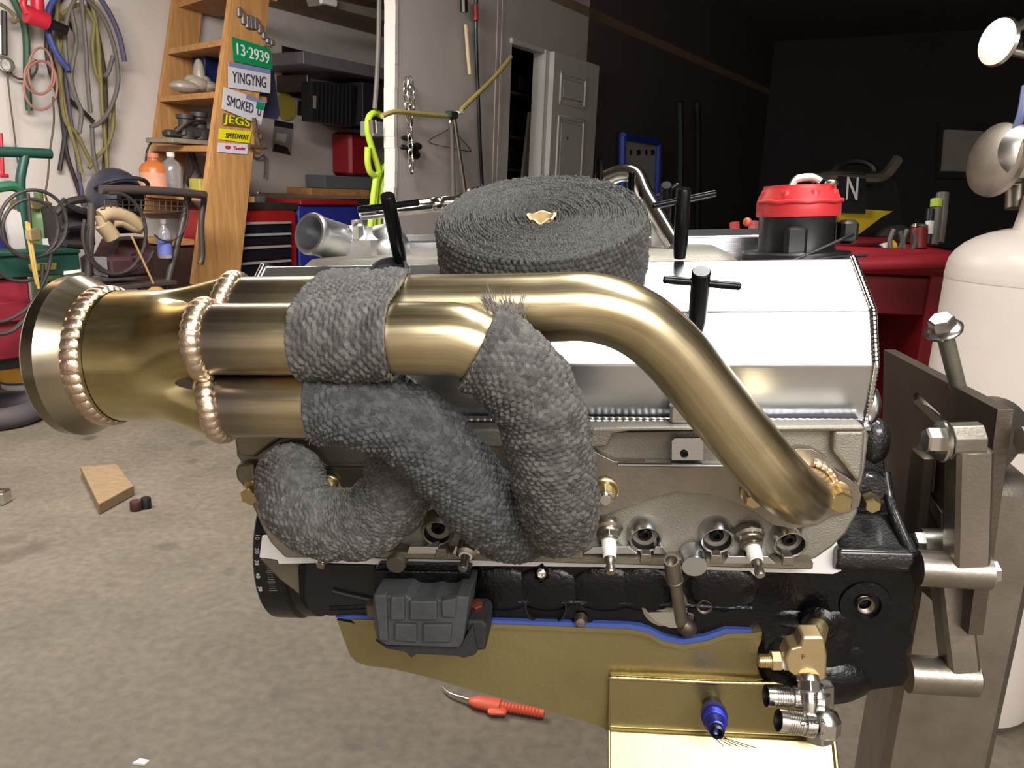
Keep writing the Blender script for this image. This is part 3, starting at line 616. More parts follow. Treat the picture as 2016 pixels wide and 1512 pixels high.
# --- oil pan
pan_l = [(662, 1221), (664, 1222), (678, 1262), (690, 1292), (702, 1304), (724, 1311), (768, 1316), (830, 1330), (905, 1352), (1000, 1378), (1110, 1408), (1176, 1428), (1192, 1436), (1198, 1450)]
pan_u = [(1500, 1252), (1478, 1256), (1430, 1256), (1392, 1270), (1345, 1278), (1305, 1270), (1275, 1254), (1240, 1247), (1000, 1238), (820, 1232), (700, 1228)]
pan = eplate('oil_pan', m_pan, pan_l+[(1200, 1540), (1640, 1540), (1640, 1330), (1500, 1320)]+pan_u, .018, .22, eng, bevel=.010); sub(pan, 'gold zinc plated kick-out oil pan')
m = eplate('pan_rail', m_pan, pan_u[::-1]+[(1500, 1252), (1500, 1244), (1478, 1247), (1430, 1248), (1392, 1262), (1345, 1270), (1305, 1262), (1275, 1246), (1240, 1239), (1000, 1230), (820, 1225), (690, 1219)], .006, .03, pan)
gk = eplate('pan_gasket', m_blue, [(1480, 1249), (1430, 1249), (1392, 1263), (1345, 1271), (1305, 1263), (1275, 1247), (1240, 1240), (1000, 1231), (820, 1226), (690, 1220), (660, 1216), (690, 1213), (820, 1217), (1000, 1222), (1240, 1229), (1278, 1237), (1308, 1252), (1345, 1259), (1388, 1252), (1428, 1238), (1480, 1240)], .0075, .02, eng); sub(gk, 'blue pan gasket')
xk0, xk1 = EL(1199, 1400, .01).x, EL(1642, 1400, .01).x
kz = [(1333, .019), (1340, .012), (1441, .010), (1448, .004), (1560, -.085), (1600, -.09), (1650, .05), (1400, .1)]
kv = [V((xk0, y, ez(1400, py, y))) for py, y in kz[:4]]; ks = kv[-1]; ke = V((xk0, -.062, ks.z-.066*1.28)); kv += [ke, ke+V((0, .004, -.02)), V((xk0, .12, ke.z-.02)), V((xk0, .12, kv[0].z))]
kick = M().prism(kv, (xk1-xk0, 0, 0)).build('pan_kickout', m_pan, pan, EM, bevel=.0015, sharp=15)
weld([EL(1202, 1333, .012), EL(1300, 1338, .011), EL(1400, 1343, .011), EL(1500, 1345, .012), EL(1560, 1345, .012)], .0022, .006, 'weld_seam', m_ysel, pan, amp=.3)
weld([EL(1201, 1334, .012), EL(1199, 1440, .010)], .0010, .006, 'weld_seam', m_pan, pan)
weld([ks, ke], .0016, .006, 'weld_seam', m_ysel, pan)
weld([ks+V((xk1-xk0, 0, 0)), ke+V((xk1-xk0, 0, 0))], .0022, .006, 'weld_seam', m_ysel, pan)
M().box((EL(1570, 1340, .02).x, .06, ez(1570, 1344, .02)), (.05, .08, .004)).build('pan_step', m_pan, pan, EM)

# --- fittings: AN plugs and the brass sensor tee
def fitting(name, a, ax, prof, mt, parent=None, n=24, W=EM): return M().lathe(prof, a, ax, n, cap=True).build(name, mt, parent or eng, W)
def thread(r, h0, h1, n=6):
    out = []
    for k in range(n): h = h0+(h1-h0)*k/n; d = (h1-h0)/n; out += [(r, h), (r, h+d*.4), (r*.9, h+d*.55), (r*.9, h+d*.9)]
    return out
a = EL(1402, 1388, .010); b = EL(1413, 1447, -.045); ax = (b-a).normalized()
f1 = fitting('hose_plug', a, ax, [(.0085, 0), (.0085, .012), (.0098, .013), (.0098, .016)], m_tblk); sub(f1, 'blue anodised fitting')
M().lathe([(.0105, .014), (.0112, .016), (.0112, .024), (.0104, .025)]+thread(.0100, .026, .036, 4)+[(.0092, .037), (.0070, .046), (.0052, .047)], a, ax, 26).build('fitting_body', m_anblue, f1, EM)
M().lathe([(.0058, .046), (.0058, .052), (.0040, .053), (.0038, .048), (.0001, .046)], a, ax, 20).build('fitting_stub', m_tblk, f1, EM)
e = b+ax*.004; m = M()
for k in range(5): m.rod(e+V((.002*k-.003, 0, 0)), e+V((.004+.006*k, -.002-.002*k, -.006+.0014*k)), .00035, 5)
tag(m.build('wire_strands', m_tblk, f1, EM), kind='stuff')
def an_elbow(a, b, blk, mark=False):
    ax = (b-a).normalized(); f = M().lathe([(.0090, .0), (.0092, .006)]+thread(.0095, .006, .020, 7)+[(.0085, .021), (.0098, .022), (.0098, .03)], a, ax, 26, cap=False).build('steel_elbow', m_zinc, eng, EM)
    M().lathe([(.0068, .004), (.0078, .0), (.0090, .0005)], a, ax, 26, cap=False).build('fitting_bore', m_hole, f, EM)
    M().box(b+V((.010, .004, 0)), (.024, .026, .024), bev=.006).build('elbow_block', m_zinc, f, EM)
    return f
fa = an_elbow(EL(1508, 1370, -.012), EL(1580, 1374, -.008), None); fb = an_elbow(EL(1532, 1418, -.030), EL(1600, 1428, -.026), None, True)
M().lathe([(.0125, -.02), (.0125, .03)], EL(1612, 1390, -.004), (0, -.2, -1), 6).build('elbow_hex', m_zinc, fa, EM, smooth=False, bevel=.001)
m_ink = mat('marker_ink', (46, 48, 52), .6)
text_mesh('marker_writing', 'CSTOR', m_ink, fb, EL(1600, 1422, -.0395), V((.98, 0, .17)), V((-.17, 0, .98)), .0042, .0003, .020, EM)
text_mesh('marker_writing', 'wpl', m_ink, fb, EL(1606, 1446, -.0395), V((.98, 0, .17)), V((-.17, 0, .98)), .0032, .0003, .011, EM)
a = EL(1612, 1226, .004); b = EL(1588, 1322, -.052); ax = (b-a).normalized()
t1 = fitting('brass_tee', a-ax*.004, ax, [(.0085, 0), (.0085, .030)], m_brass); sub(t1, 'brass sensor tee')
M().lathe([(.0092, .004), (.0122, .003), (.0122, .006), (.0092, .0075)], a-ax*.006, ax, 26, cap=False).build('sealing_ring', m_white, t1, EM)
M().lathe([(.013, .006), (.0165, .002), (.013, -.002)], a-ax*.001, ax, 26).build('sender_boss', m_black, eng, EM)
cb = EL(1587, 1292, -.045); sd = V((-1, 0, -.06)).normalized(); dn = (EL(1590, 1380, -.065)-EL(1586, 1300, -.047)).normalized()
m = M(); up_ = -ax
q0 = [(1552, 1276), (1573, 1270), (1578, 1252), (1622, 1252), (1628, 1290), (1626, 1335), (1612, 1342), (1590, 1326), (1566, 1330), (1548, 1318), (1543, 1296)]
tb = plate('tee_body', m_brass, [((EL(x, y, -.055).x), EL(x, y, -.055).z) for x, y in q0], [], (0, -.047, 0), (1, 0, 0), (0, 0, 1), .020, t1, EM, bevel=.0025)
text_mesh('tee_mark', 'F', mat('tee_stain', (120, 90, 50), .5, .6), t1, EL(1582, 1293, -.0575), (1, 0, 0), (0, 0, 1), .004, .0003, W=EM)
s0 = EL(1550, 1300, -.046)
M().lathe([(.0072, .0), (.0078, .001), (.0066, .002), (.0078, .003), (.0066, .004), (.0066, .006)], s0, sd, 22).build('thread_tape', m_white, t1, EM)
M().lathe([(.0082, .005), (.0082, .0125)], s0, sd, 6).build('side_hex', m_brass, t1, EM, smooth=False, bevel=.0006)
M().lathe([(.0055, .012)]+thread(.0054, .013, .022, 7)+[(.0045, .0225), (.0001, .0225)], s0, sd, 20).build('side_stud', m_ysel, t1, EM)
s1 = EL(1591, 1333, -.056)
M().lathe([(.0082, -.002), (.0086, .0), (.0086, .003), (.0072, .0035)], s1, dn, 22).build('thread_tape', m_zinc, t1, EM)
M().lathe([(.0084, .003), (.0084, .011)], s1, dn, 6).build('nozzle_hex', m_zinc, t1, EM, smooth=False, bevel=.0006)
M().lathe([(.0070, .011)]+thread(.0066, .012, .019, 4)+[(.0058, .0195), (.0040, .026), (.0026, .026), (.0024, .02), (.0001, .0195)], s1, dn, 22).build('flare_nozzle', m_zinc, t1, EM)

# --- dipstick tube, motor mount
a, b = EL(1342, 1226, -.002), EL(1322, 1103, -.040); ax = (b-a).normalized(); L = (b-a).length
dt = M().lathe([(.0052, 0), (.0050, L*.66), (.0066, L*.68), (.0069, L*.71), (.0063, L*.72), (.0066, L*.74), (.0062, L*.985), (.0060, L), (.0046, L), (.0045, L*.9), (.0001, L*.9)], a, ax, 26).build('dipstick_tube', m_steel, eng, EM)
tub([a-ax*.002, a+V((.006, .002, -.006)), EL(1352, 1238, .012)], .0072, 14, 'tube_foot', m_dsteel, dt)
mm = eplate('motor_mount', m_rubg, [(733, 1172), (736, 1240), (742, 1262), (760, 1272), (880, 1276), (905, 1276), (912, 1262), (924, 1176), (900, 1174), (888, 1182), (866, 1182), (858, 1178), (840, 1182), (810, 1181), (800, 1172), (776, 1174)], -.042, .05, eng, bevel=.002); sub(mm, 'black rubber and cast motor mount')
for p4 in ([(735, 1172), (760, 1172), (764, 1264), (746, 1262)], [(768, 1176), (796, 1176), (796, 1222), (768, 1222)], [(868, 1184), (898, 1178), (896, 1218), (870, 1216)], [(776, 1228), (820, 1230), (820, 1266), (776, 1262)], [(832, 1230), (890, 1230), (886, 1266), (832, 1266)], [(806, 1184), (860, 1184), (860, 1222), (806, 1222)]):
    eplate('mount_block', m_rubg, p4, -.046, .008, mm, bevel=.0015)
eplate('mount_pad', m_rubber, [(738, 1262), (760, 1272), (905, 1274), (930, 1230), (940, 1282), (935, 1290), (912, 1296), (900, 1292), (820, 1288), (810, 1296), (798, 1284), (762, 1278)], -.034, .05, mm, bevel=.001)
eplate('mount_ear', m_rubber, [(918, 1222), (950, 1222), (959, 1232), (956, 1282), (934, 1282), (916, 1240)], -.030, .04, mm, bevel=.003)
eplate('mount_upper_plate', m_black, [(736, 1122), (924, 1126), (926, 1176), (734, 1172)], -.012, .02, mm, bevel=.002)
M().lathe([(.0085, .0), (.0085, .006), (.006, .007), (.006, .016), (.0001, .017)], EL(941, 1212, -.005), (0, -.35, .94), 6).build('mount_bolt', mat('reddish_bolt', (120, 60, 52), .35, .6), mm, EM, smooth=False, bevel=.0006)
M().box(EL(736, 1196, -.02), (.010, .014, .014), bev=.002).build('mount_tab', m_dsteel, mm, EM)
# flange bolt on the bellhousing
hexbolt('flange_bolt', EL(1712, 982, .035), dirn(rad(-4), rad(8)), .0072, .013, m_ysel, eng)
# ================================================================== THE EXHAUST HEADER
hx = thing('exhaust_header', 'gold-tinted steel exhaust header with four pipes into one collector, bolted to the cylinder head', 'exhaust header', EM)
TR = .02225                                                            # tube radius
c0 = ED(460, 700, .524); phi = rad(15); sp = .0456
def off(u, z): uu = u*cos(phi)+z*sin(phi); zz = -u*sin(phi)+z*cos(phi); return V((0, -uu, zz))
OFF = {'A': off(-sp/2, sp/2), 'B': off(sp/2, sp/2), 'C': off(sp/2, -sp/2), 'D': off(-sp/2, -sp/2)}
st = {k: c0+v for k, v in OFF.items()}
def bend(pts, step=.004): return resample(catmull(pts, 14), step)[0]
yA, yB, yC, yD = st['A'].y, st['B'].y, st['C'].y, st['D'].y
X1 = lambda px, k: V((EL(px, 640, st[k].y).x, st[k].y, st[k].z))
pA = bend([st['A'], X1(620, 'A'), X1(900, 'A'), X1(1060, 'A'), X1(1165, 'A'), EL(1250, 632, yA+.002), EL(1322, 690, yA+.008), EL(1392, 775, yA+.015), EL(1462, 862, yA+.024), EL(1522, 934, yA+.034), EL(1560, 968, -.050), EL(1578, 975, -.028), EL(1584, 966, -.002)])
pB = bend([st['B'], X1(600, 'B'), X1(760, 'B'), X1(840, 'B'), EL(915, 672, yB+.001), EL(985, 708, yB+.004), EL(1040, 765, yB+.008), EL(1072, 835, yB+.014), EL(1086, 910, yB+.024), EL(1096, 975, yB+.040), EL(1100, 1012, -.085), EL(1100, 1018, -.05), EL(1098, 985, -.004)])
pC = bend([st['C'], X1(540, 'C'), X1(640, 'C'), EL(720, 806, yC), EL(790, 830, yC+.004), EL(850, 872, yC+.010), EL(900, 930, yC+.020), EL(945, 988, yC+.036), EL(990, 1026, -.072), EL(1016, 1030, -.045), EL(1018, 985, -.004)])
pD = bend([st['D'], X1(560, 'D'), X1(680, 'D'), EL(752, 800, yD+.004), EL(786, 850, -.080), EL(794, 915, -.074), EL(778, 975, -.072), EL(730, 1022, -.070), EL(670, 1034, -.068), EL(610, 1018, -.064), EL(578, 978, -.052), EL(572, 945, -.030), EL(578, 936, -.002)])
for nm, p in (('A', pA), ('B', pB), ('C', pC), ('D', pD)):
    t = M().tube(p, TR, 40); t.build('primary_tube', m_tube, hx, EM)
# collector: round outlet lofted into the four-lobed merge
xo = EL(205, 700, c0.y).x; L = c0.x-xo; RO = .0437
def lobe(a, rr):
    d = V((0, -cos(a), sin(a))); best = 0
    for o in OFF.values():
        b = o.dot(d); disc = rr*rr-(o.length_squared-b*b)
        if disc >= 0: best = max(best, b+math.sqrt(disc))
    return best
rows = []; NA = 120
lob = np.array([max(lobe(2*pi*j/NA, TR+.0012), .0315) for j in range(NA)]); lob = sum(np.roll(lob, s)*w for s, w in ((-3, .08), (-2, .12), (-1, .18), (0, .24), (1, .18), (2, .12), (3, .08)))
for i in range(70):
    t = i/69; x = xo+L*t; w = min(max((t-.46)/.54, 0), 1); w = w*w*(3-2*w); row = []
    for j in range(NA+1):
        a = 2*pi*j/NA; l = lob[j % NA]
        r = RO*(1-w)+l*w
        row.append(V((x, c0.y-r*cos(a), c0.z+r*sin(a))))
    rows.append(row)
mcl = M().grid(rows, lambda i, j: (.30-.3*i/69*.95, j/NA))
col = mcl.build('collector', m_coll, hx, EM); sub(col, 'lofted four-into-one collector')
# weld beads where each tube meets the collector, and on the outlet ring
for k in 'ABCD':
    o = OFF[k]; c = V((c0.x, c0.y+o.y, c0.z+o.z)); od = o.normalized(); path = []
    a0 = math.atan2(o.z, -o.y)
    for j in range(49):
        a = a0+rad(-118+236*j/48); lift = max(0, abs(j-24)/24-.55)
        path.append(c+V((-.002-.010*lift, -cos(a)*(TR+.0008), sin(a)*(TR+.0008))))
    weld(path, .0052, .0052, 'weld_bead', m_weld, col, n=12, amp=.42, up=V((1, 0, 0)), squash=(1.0, .62))
cx = EL(218, 700, c0.y).x
weld([V((cx, c0.y-cos(2*pi*j/96)*(RO+.0005), c0.z+sin(2*pi*j/96)*(RO+.0005))) for j in range(97)], .0066, .0064, 'weld_bead', m_weld, col, n=14, amp=.26, up=V((1, 0, 0)), squash=(1.0, .42))
xf = EL(150, 700, c0.y).x
rg = M().lathe([(.0385, .020), (.0385, -.001), (.0400, -.002), (.0520, -.001), (.0534, .0008), (.0536, .0085), (.0528, .0098), (.0472, .0200), (.0466, .0215), (.0445, .0222), (.0442, .034)], (xf, c0.y, c0.z), (1, 0, 0), 96, cap=False).build('outlet_flange', m_coll, hx, EM, sharp=20); sub(rg, 'turned V-band outlet ring')
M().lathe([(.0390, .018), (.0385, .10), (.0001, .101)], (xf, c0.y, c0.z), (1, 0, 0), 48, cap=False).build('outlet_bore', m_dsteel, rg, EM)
# flange plate with its port lobes and bolts
fo = [(488, 960), (486, 945), (505, 925), (522, 898), (545, 878), (570, 870), (596, 874), (622, 892), (640, 915), (660, 922), (760, 922), (900, 900), (960, 880), (1020, 868), (1100, 866), (1150, 876), (1184, 896), (1210, 908), (1320, 912), (1440, 914), (1520, 908), (1545, 892), (1572, 882), (1600, 884), (1624, 898), (1646, 926), (1672, 942), (1690, 956), (1697, 975), (1692, 998), (1672, 1010), (1640, 1016), (1610, 1034), (1560, 1042), (1520, 1034), (1490, 1012), (1440, 987), (1395, 974), (1335, 968), (1275, 984), (1222, 1004), (1180, 1016), (1100, 1050), (1000, 1050), (930, 1020), (820, 984), (700, 984), (640, 996), (580, 1006), (530, 1000), (505, 984)]
fp = eplate('head_flange', m_steel, fo, -.0095, .0095, hx, bevel=.0008)
inner = lambda cx, cy, r, y0=-.0105: M().lathe([(r+.004, .0015), (r+.0035, -.0015), (r+.001, -.0035), (r-.001, -.0015)], EL(cx, cy, -.0095), (0, 1, 0), 36, cap=False)
arcw = lambda cx, cy, r, a0, a1: [EL(cx, cy, -.0105)+V((cos(rad(a0+(a1-a0)*k/24))*r, 0, sin(rad(a0+(a1-a0)*k/24))*r)) for k in range(25)]
weld(arcw(578, 936, TR+.001, 20, 160), .0030, .005, 'weld_bead', m_ysel, fp, amp=.3); weld(arcw(1586, 966, TR+.0015, -20, 80), .0030, .005, 'weld_bead', m_weld, fp, amp=.3)
for px, py, mt, r in ((502, 962, m_ysel, .0082), (1645, 972, m_ysel, .0098), (1478, 968, m_ysel, .0075)):
    hexbolt('flange_bolt', EL(px, py, -.010), dirn(rad(2), rad(10)), r, .013, mt, fp, washer=r*1.18)
for px, py in ((646, 956), (1190, 964)):
    ax = dirn(rad(2), rad(12)); c = EL(px, py, -.0095)
    b = M().lathe([(.0115, 0), (.0115, .0018), (.0105, .0024), (.0098, .0036), (.0088, .005)], c, ax, 28).build('bolt_washer', m_ysel, fp, EM)
    h = M(); T, N, B = frames([V((0, 0, 0)), ax])[0]; h.prism(hexpts(c+ax*.0045, .0068, N, B), ax*.0085); h.lathe([(.0058, .0128), (.0048, .0155), (.0001, .0157)], c, ax, 20); h.build('flange_bolt', m_zinc, b, EM, smooth=False, bevel=.0006)

# ---- woven heat wrap: real relief, one band per pipe
def wrapped(name, label, path, r, mt, step=.0008, nc=None, cs=.0034, cc=.0046, amp=.0023, rs=None, skew=.28, lap=.030, ends=(0, 0), section=None):
    pts, L = resample(path, step); fr = frames(pts); n = len(pts); nc = nc or int(2*pi*r/.00095)
    a = np.arange(nc)/nc*2*pi; cpos = a*r
    NCI = max(4, round(2*pi*r/cc)); cc2 = 2*pi*r/NCI
    Pn = np.array([p[:] for p in pts]); Nn = np.array([f[1][:] for f in fr]); Bn = np.array([f[2][:] for f in fr])
    S = np.linspace(0, L, n)[:, None]; Cc = cpos[None, :]
    s2 = S+skew*(Cc-pi*r)*(1 if section is None else 0)*.0+.0006*np.sin(Cc*900+S*700)
    i = np.floor(s2/cs); u = s2/cs-i-.5
    vv = Cc/cc2+.5*(np.mod(i, 2)); j = np.floor(vv); w = vv-j-.5
    hsh = np.modf(np.abs(np.sin(i*12.9898+np.mod(j, NCI)*78.233)*43758.5453))[0]
    h = np.sqrt(np.clip(1-(np.abs(u)/.46)**2.2, 0, 1))*np.clip(1-((w+.12)/.60)**2, 0, 1)*(w < .48)*(.65+.45*hsh)
    thr = np.clip(hsh*.9+.1*np.sin(S*260+5*np.sin(Cc*160)), 0, 1)
    lapn = np.mod((S+skew*np.mod(Cc, 2*pi*r)*.25)/lap, 1.0); base = .0005*(lapn-.5)*(lap < .2)
    wob = .0006*np.sin(S*190+3*np.sin(a)[None, :])+.0005*np.sin(S*330+2*a[None, :])
    rr = r+amp*h+base+wob
    if rs is not None: rr = rr*rs(S/L)
    ca, sa = np.cos(a)[None, :, None], np.sin(a)[None, :, None]
    D = Nn[:, None, :]*ca+Bn[:, None, :]*sa
    if section is not None: R = section(a)[None, :]+amp*h+wob
    else: R = rr
    Vx = Pn[:, None, :]+D*R[:, :, None]
    # frayed rolled edges at both ends
    e0 = Vx[:1]-D[:1]*(.0042); e1 = Vx[-1:]-D[-1:]*.0042
    Vx = np.concatenate([e0, Vx, e1]); n += 2
    me = bpy.data.meshes.new(name); vs = Vx.reshape(-1, 3)
    ii = np.arange(n-1)[:, None]*nc; jj = np.arange(nc)[None, :]; j2 = (jj+1) % nc
    fs = np.stack([ii+jj, ii+j2, ii+nc+j2, ii+nc+jj], -1).reshape(-1, 4)
    me.vertices.add(len(vs)); me.vertices.foreach_set('co', vs.ravel().astype(np.float32))
    me.loops.add(fs.size); me.loops.foreach_set('vertex_index', fs.ravel().astype(np.int32))
    me.polygons.add(len(fs)); me.polygons.foreach_set('loop_start', (np.arange(len(fs))*4).astype(np.int32)); me.polygons.foreach_set('loop_total', np.full(len(fs), 4, np.int32))
    me.update(calc_edges=True); me.polygons.foreach_set('use_smooth', [True]*len(fs)); me.validate(); me.materials.append(mt)
    A = me.attributes.new('thread', 'FLOAT', 'POINT'); A.data.foreach_set('value', np.concatenate([thr[:1], thr, thr[-1:]]).ravel().astype(np.float32))
    o = bpy.data.objects.new(name, me); COL.objects.link(o); o.parent = hx; WM[o.name] = EM.copy(); sub(o, label)
    # loose fibres
    m = M(); K = int(260*min(1.6, L/.12))
    for _ in range(K):
        k = int(rng.integers(2, n-2)); q = int(rng.integers(0, nc)); p = V(Vx[k, q]); d = V(D[min(k, D.shape[0]-1), q])
        if ends != (0, 0) and rng.random() < .3: k = 2 if rng.random() < .5 else n-3; p = V(Vx[k, q]); d = V(D[min(k, D.shape[0]-1), q])
        t = V(rng.normal(size=3)).normalized(); t = (t-d*t.dot(d)*.7).normalized(); l = rng.uniform(.002, .0065)
        p0 = p; p1 = p+t*l*.5+d*l*.22; p2 = p+t*l+d*l*rng.uniform(-.1, .3); sdw = t.cross(d).normalized()*.00010
        m.add([p0-sdw, p0+sdw, p1-sdw, p1+sdw, p2], [[0, 1, 3, 2], [2, 3, 4]])
    f = m.build('loose_fibres', m_fuzz, o, EM, smooth=False); f['kind'] = 'stuff'
    return o
def cut(path, i0, i1):
    return path[i0:i1]
def arc_of(path, px0=None, px1=None):
    """indices of a path between two photo columns"""
    out = []
    for p in path:
        w = EM @ p-CAM; out.append(CX+F*w.dot(RT)/w.dot(FW))
    return out
def projp(p): w = EM @ p-CAM; return CX+F*w.dot(RT)/w.dot(FW), CY-F*w.dot(UP)/w.dot(FW)
def first(path, test):
    for i, p in enumerate(path):
        if test(*projp(p)): return i
WR = TR+.0032
iB = first(pB, lambda x, y: x > 938); iC = first(pC, lambda x, y: x > 612); iD = first(pD, lambda x, y: x > 655)
wrapped('heat_wrap', 'wrap on the pipe bending down beside the crease', pB[iB:-1], WR+.0012, m_wrap, ends=(1, 0), rs=lambda t: 1+.10*np.clip((t-.72)/.2, 0, 1))
wrapped('heat_wrap', 'darker wrap on the lower pipe', pC[iC:-1], WR, m_wrap2, ends=(1, 0), rs=lambda t: 1+.16*np.clip((t-.70)/.2, 0, 1))
wrapped('heat_wrap', 'wrap on the U-bend pipe below', pD[iD:-2], WR+.0010, m_wrap, ends=(1, 1), cs=.0028, cc=.0040)
# short band hugging the two upper pipes together
xa, xb = EL(590, 640, yB).x, EL(775, 640, yB).x; mid = (OFF['A']+OFF['B'])/2
def two(a, rr=TR+.0030):
    out = []
    for t in a:
        d = V((0, 0, 0)); best = 0
        dv = V((0, math.cos(t), math.sin(t)))
        for s in np.linspace(0, 1, 9):
            o = OFF['A'].lerp(OFF['B'], s)-mid; b = o.dot(dv); disc = rr*rr-(o.length_squared-b*b)
            if disc >= 0: best = max(best, b+math.sqrt(disc))
        out.append(best)
    return np.array(out)
axp = [V((xa+(xb-xa)*k/20, c0.y+mid.y, c0.z+mid.z)) for k in range(21)]
_f = frames(axp)[0]
def sect(a):
    out = []
    for t in a:
        dv = _f[1]*math.cos(t)+_f[2]*math.sin(t); ang = math.atan2(dv.z, dv.y); out.append(two([ang])[0])
    return np.array(out)
wrapped('heat_wrap', 'short band hugging the two upper pipes', axp, TR+.013, m_wrap, section=sect, cs=.0032, cc=.0046, ends=(1, 1), lap=9, nc=240)
# frayed corners of the wrap at its cut end
def tuft(px, py, y, d, n, L):
    m = M()
    for _ in range(n):
        p = EL(px, py, y)+V(rng.normal(size=3))*.0016; q = p+V(d)*L*rng.uniform(.5, 1.1)+V(rng.normal(size=3))*L*.35
        s = V((.00022, 0, .00018)); m.add([p-s, p+s, (p+q)/2+s*1.2+V((0, 0, L*.1)), (p+q)/2-s*1.2+V((0, 0, L*.1)), q], [[0, 1, 2, 3], [3, 2, 4]])
    f = m.build('frayed_end', m_fuzz, hx, EM, smooth=False); f['kind'] = 'stuff'
tuft(968, 606, yB-.012, (-.5, -.2, 1), 60, .007); tuft(1022, 614, yB-.004, (.5, -.2, .8), 40, .009); tuft(1000, 610, yB-.008, (.1, 0, 1), 30, .008); tuft(566, 922, -.045, (0, -.3, 1), 30, .006)

# ================================================================== ROLL OF WRAP LYING ON THE VALVE COVER
zc_ = V((0, -sin(rad(22)), cos(rad(22))))
RH = .052
for k in range(200):                                                   # lies on the cover's upper edge, tipped towards the viewer
    y = .10-.001*k; pl, pr_ = EL(860, 436, y), EL(1276, 418, y); RR = (pr_-pl).length/2*.985; base = EL(1066, 424, y)-zc_*RH
    if (VP[3]-base).dot(zc_) < -.0015: break
topc = base+zc_*RH
u1 = V((1, 0, 0)); u2 = zc_.cross(u1).normalized()
RMx = EM @ Matrix(((u1.x, u2.x, zc_.x, base.x), (u1.y, u2.y, zc_.y, base.y), (u1.z, u2.z, zc_.z, base.z), (0, 0, 0, 1)))
roll = thing('wrap_roll', 'thick roll of dark grey woven heat wrap lying on top of the valve cover', 'heat wrap roll', RMx)
NA, NR = 720, 150; core = .0115; pitch = .0019
th = np.arange(NA)/NA*2*np.pi
rad_ = np.linspace(core, RR, NR)
TH, RD = np.meshgrid(th, rad_, indexing='ij')
wv = RD+.0016*np.sin(TH*2+.7)+.0010*np.sin(5*TH+RD*160)+TH/(2*np.pi)*pitch
ly = np.floor(wv/pitch); fr_ = wv/pitch-ly
hl = np.modf(np.abs(np.sin(ly*12.9898)*43758.5453))[0]
arc = TH*RD; cell = np.floor(arc/.0030+ly*.37); hc = np.modf(np.abs(np.sin(cell*39.3468+ly*11.135)*24634.6345))[0]; ua = arc/.0030+ly*.37-cell-.5
hgt = -.0036*(1-np.sqrt(np.clip(1-(np.abs(fr_-.5)/.5)**2, 0, 1)))+.0026*(hl-.5)+(np.sqrt(np.clip(1-(2*ua)**2, 0, 1))*.0022)*(hc)+rng.normal(size=TH.shape)*.00045
dish = -.003*np.exp(-((RD-core)/.012)**2)
Z = RH+hgt+dish; squ = 1+.012*np.sin(2*TH+.4)
Vt = np.stack([RD*np.cos(TH)*squ, RD*np.sin(TH)*squ, Z], -1)
NZ = 64; zz = np.linspace(RH-.001, 0.0, NZ); THs, ZS = np.meshgrid(th, zz, indexing='ij')
cs, ccr = .0045, .0050; ni = round(2*np.pi*RR/ccr); arcs = THs/(2*np.pi)*ni
jr = np.floor(ZS/cs); ur = ZS/cs-jr-.5; ar = arcs+.5*np.mod(jr, 2); ja = np.floor(ar); ua = ar-ja-.5
hs = np.modf(np.abs(np.sin(jr*12.9898+np.mod(ja, ni)*78.233)*43758.5453))[0]
h = np.sqrt(np.clip(1-(np.abs(ur)/.5)**2, 0, 1))*np.clip(1-(np.abs(ua)/.5)**2, 0, 1)*(.6+.6*hs)
Rs = RR+.0026*h-.0015*(np.abs(ZS-RH/2)/(RH/2))**6
sq2 = 1+.012*np.sin(2*THs+.4)
Vs = np.stack([Rs*np.cos(THs)*sq2, Rs*np.sin(THs)*sq2, ZS], -1)
Vall = np.concatenate([Vt, Vs], 1); nr = Vall.shape[1]
vs = Vall.reshape(-1, 3); ii = np.arange(NA)[:, None]; jj = np.arange(nr-1)[None, :]; i2 = (ii+1) % NA
fs = np.stack([ii*nr+jj, i2*nr+jj, i2*nr+jj+1, ii*nr+jj+1], -1).reshape(-1, 4)[:, ::-1]
me = bpy.data.meshes.new('coiled_wrap'); me.vertices.add(len(vs)); me.vertices.foreach_set('co', vs.ravel().astype(np.float32))
me.loops.add(fs.size); me.loops.foreach_set('vertex_index', fs.ravel().astype(np.int32)); me.polygons.add(len(fs))
me.polygons.foreach_set('loop_start', (np.arange(len(fs))*4).astype(np.int32)); me.polygons.foreach_set('loop_total', np.full(len(fs), 4, np.int32))
me.update(calc_edges=True); me.polygons.foreach_set('use_smooth', [True]*len(fs)); me.validate(); me.materials.append(m_wrap3)
A = me.attributes.new('thread', 'FLOAT', 'POINT'); A.data.foreach_set('value', np.concatenate([np.clip(hc*.75+.2*hl, 0, 1), np.clip(hs, 0, 1)], 1).ravel().astype(np.float32))
o = bpy.data.objects.new('coiled_wrap', me); COL.objects.link(o); o.parent = roll; WM[o.name] = RMx.copy()
m = M(); n = 40; o_ = [(core*(1+.10*sin(3*2*pi*k/n)+.06*sin(7*2*pi*k/n)), RH-.001+.0012*sin(5*2*pi*k/n)) for k in range(n)]
for ring, zoff in ((1.0, 0), (.80, .0003), (.78, -.045)): m.v += [V((cos(2*pi*k/n)*o_[k][0]*ring, sin(2*pi*k/n)*o_[k][0]*ring, o_[k][1]+zoff)) for k in range(n)]
m.f = [[r*n+k, r*n+(k+1) % n, (r+1)*n+(k+1) % n, (r+1)*n+k] for r in range(2) for k in range(n)]+[[2*n+k for k in range(n)]]
sub(m.build('cardboard_core', m_card, roll, RMx), 'torn cardboard core')
m = M()
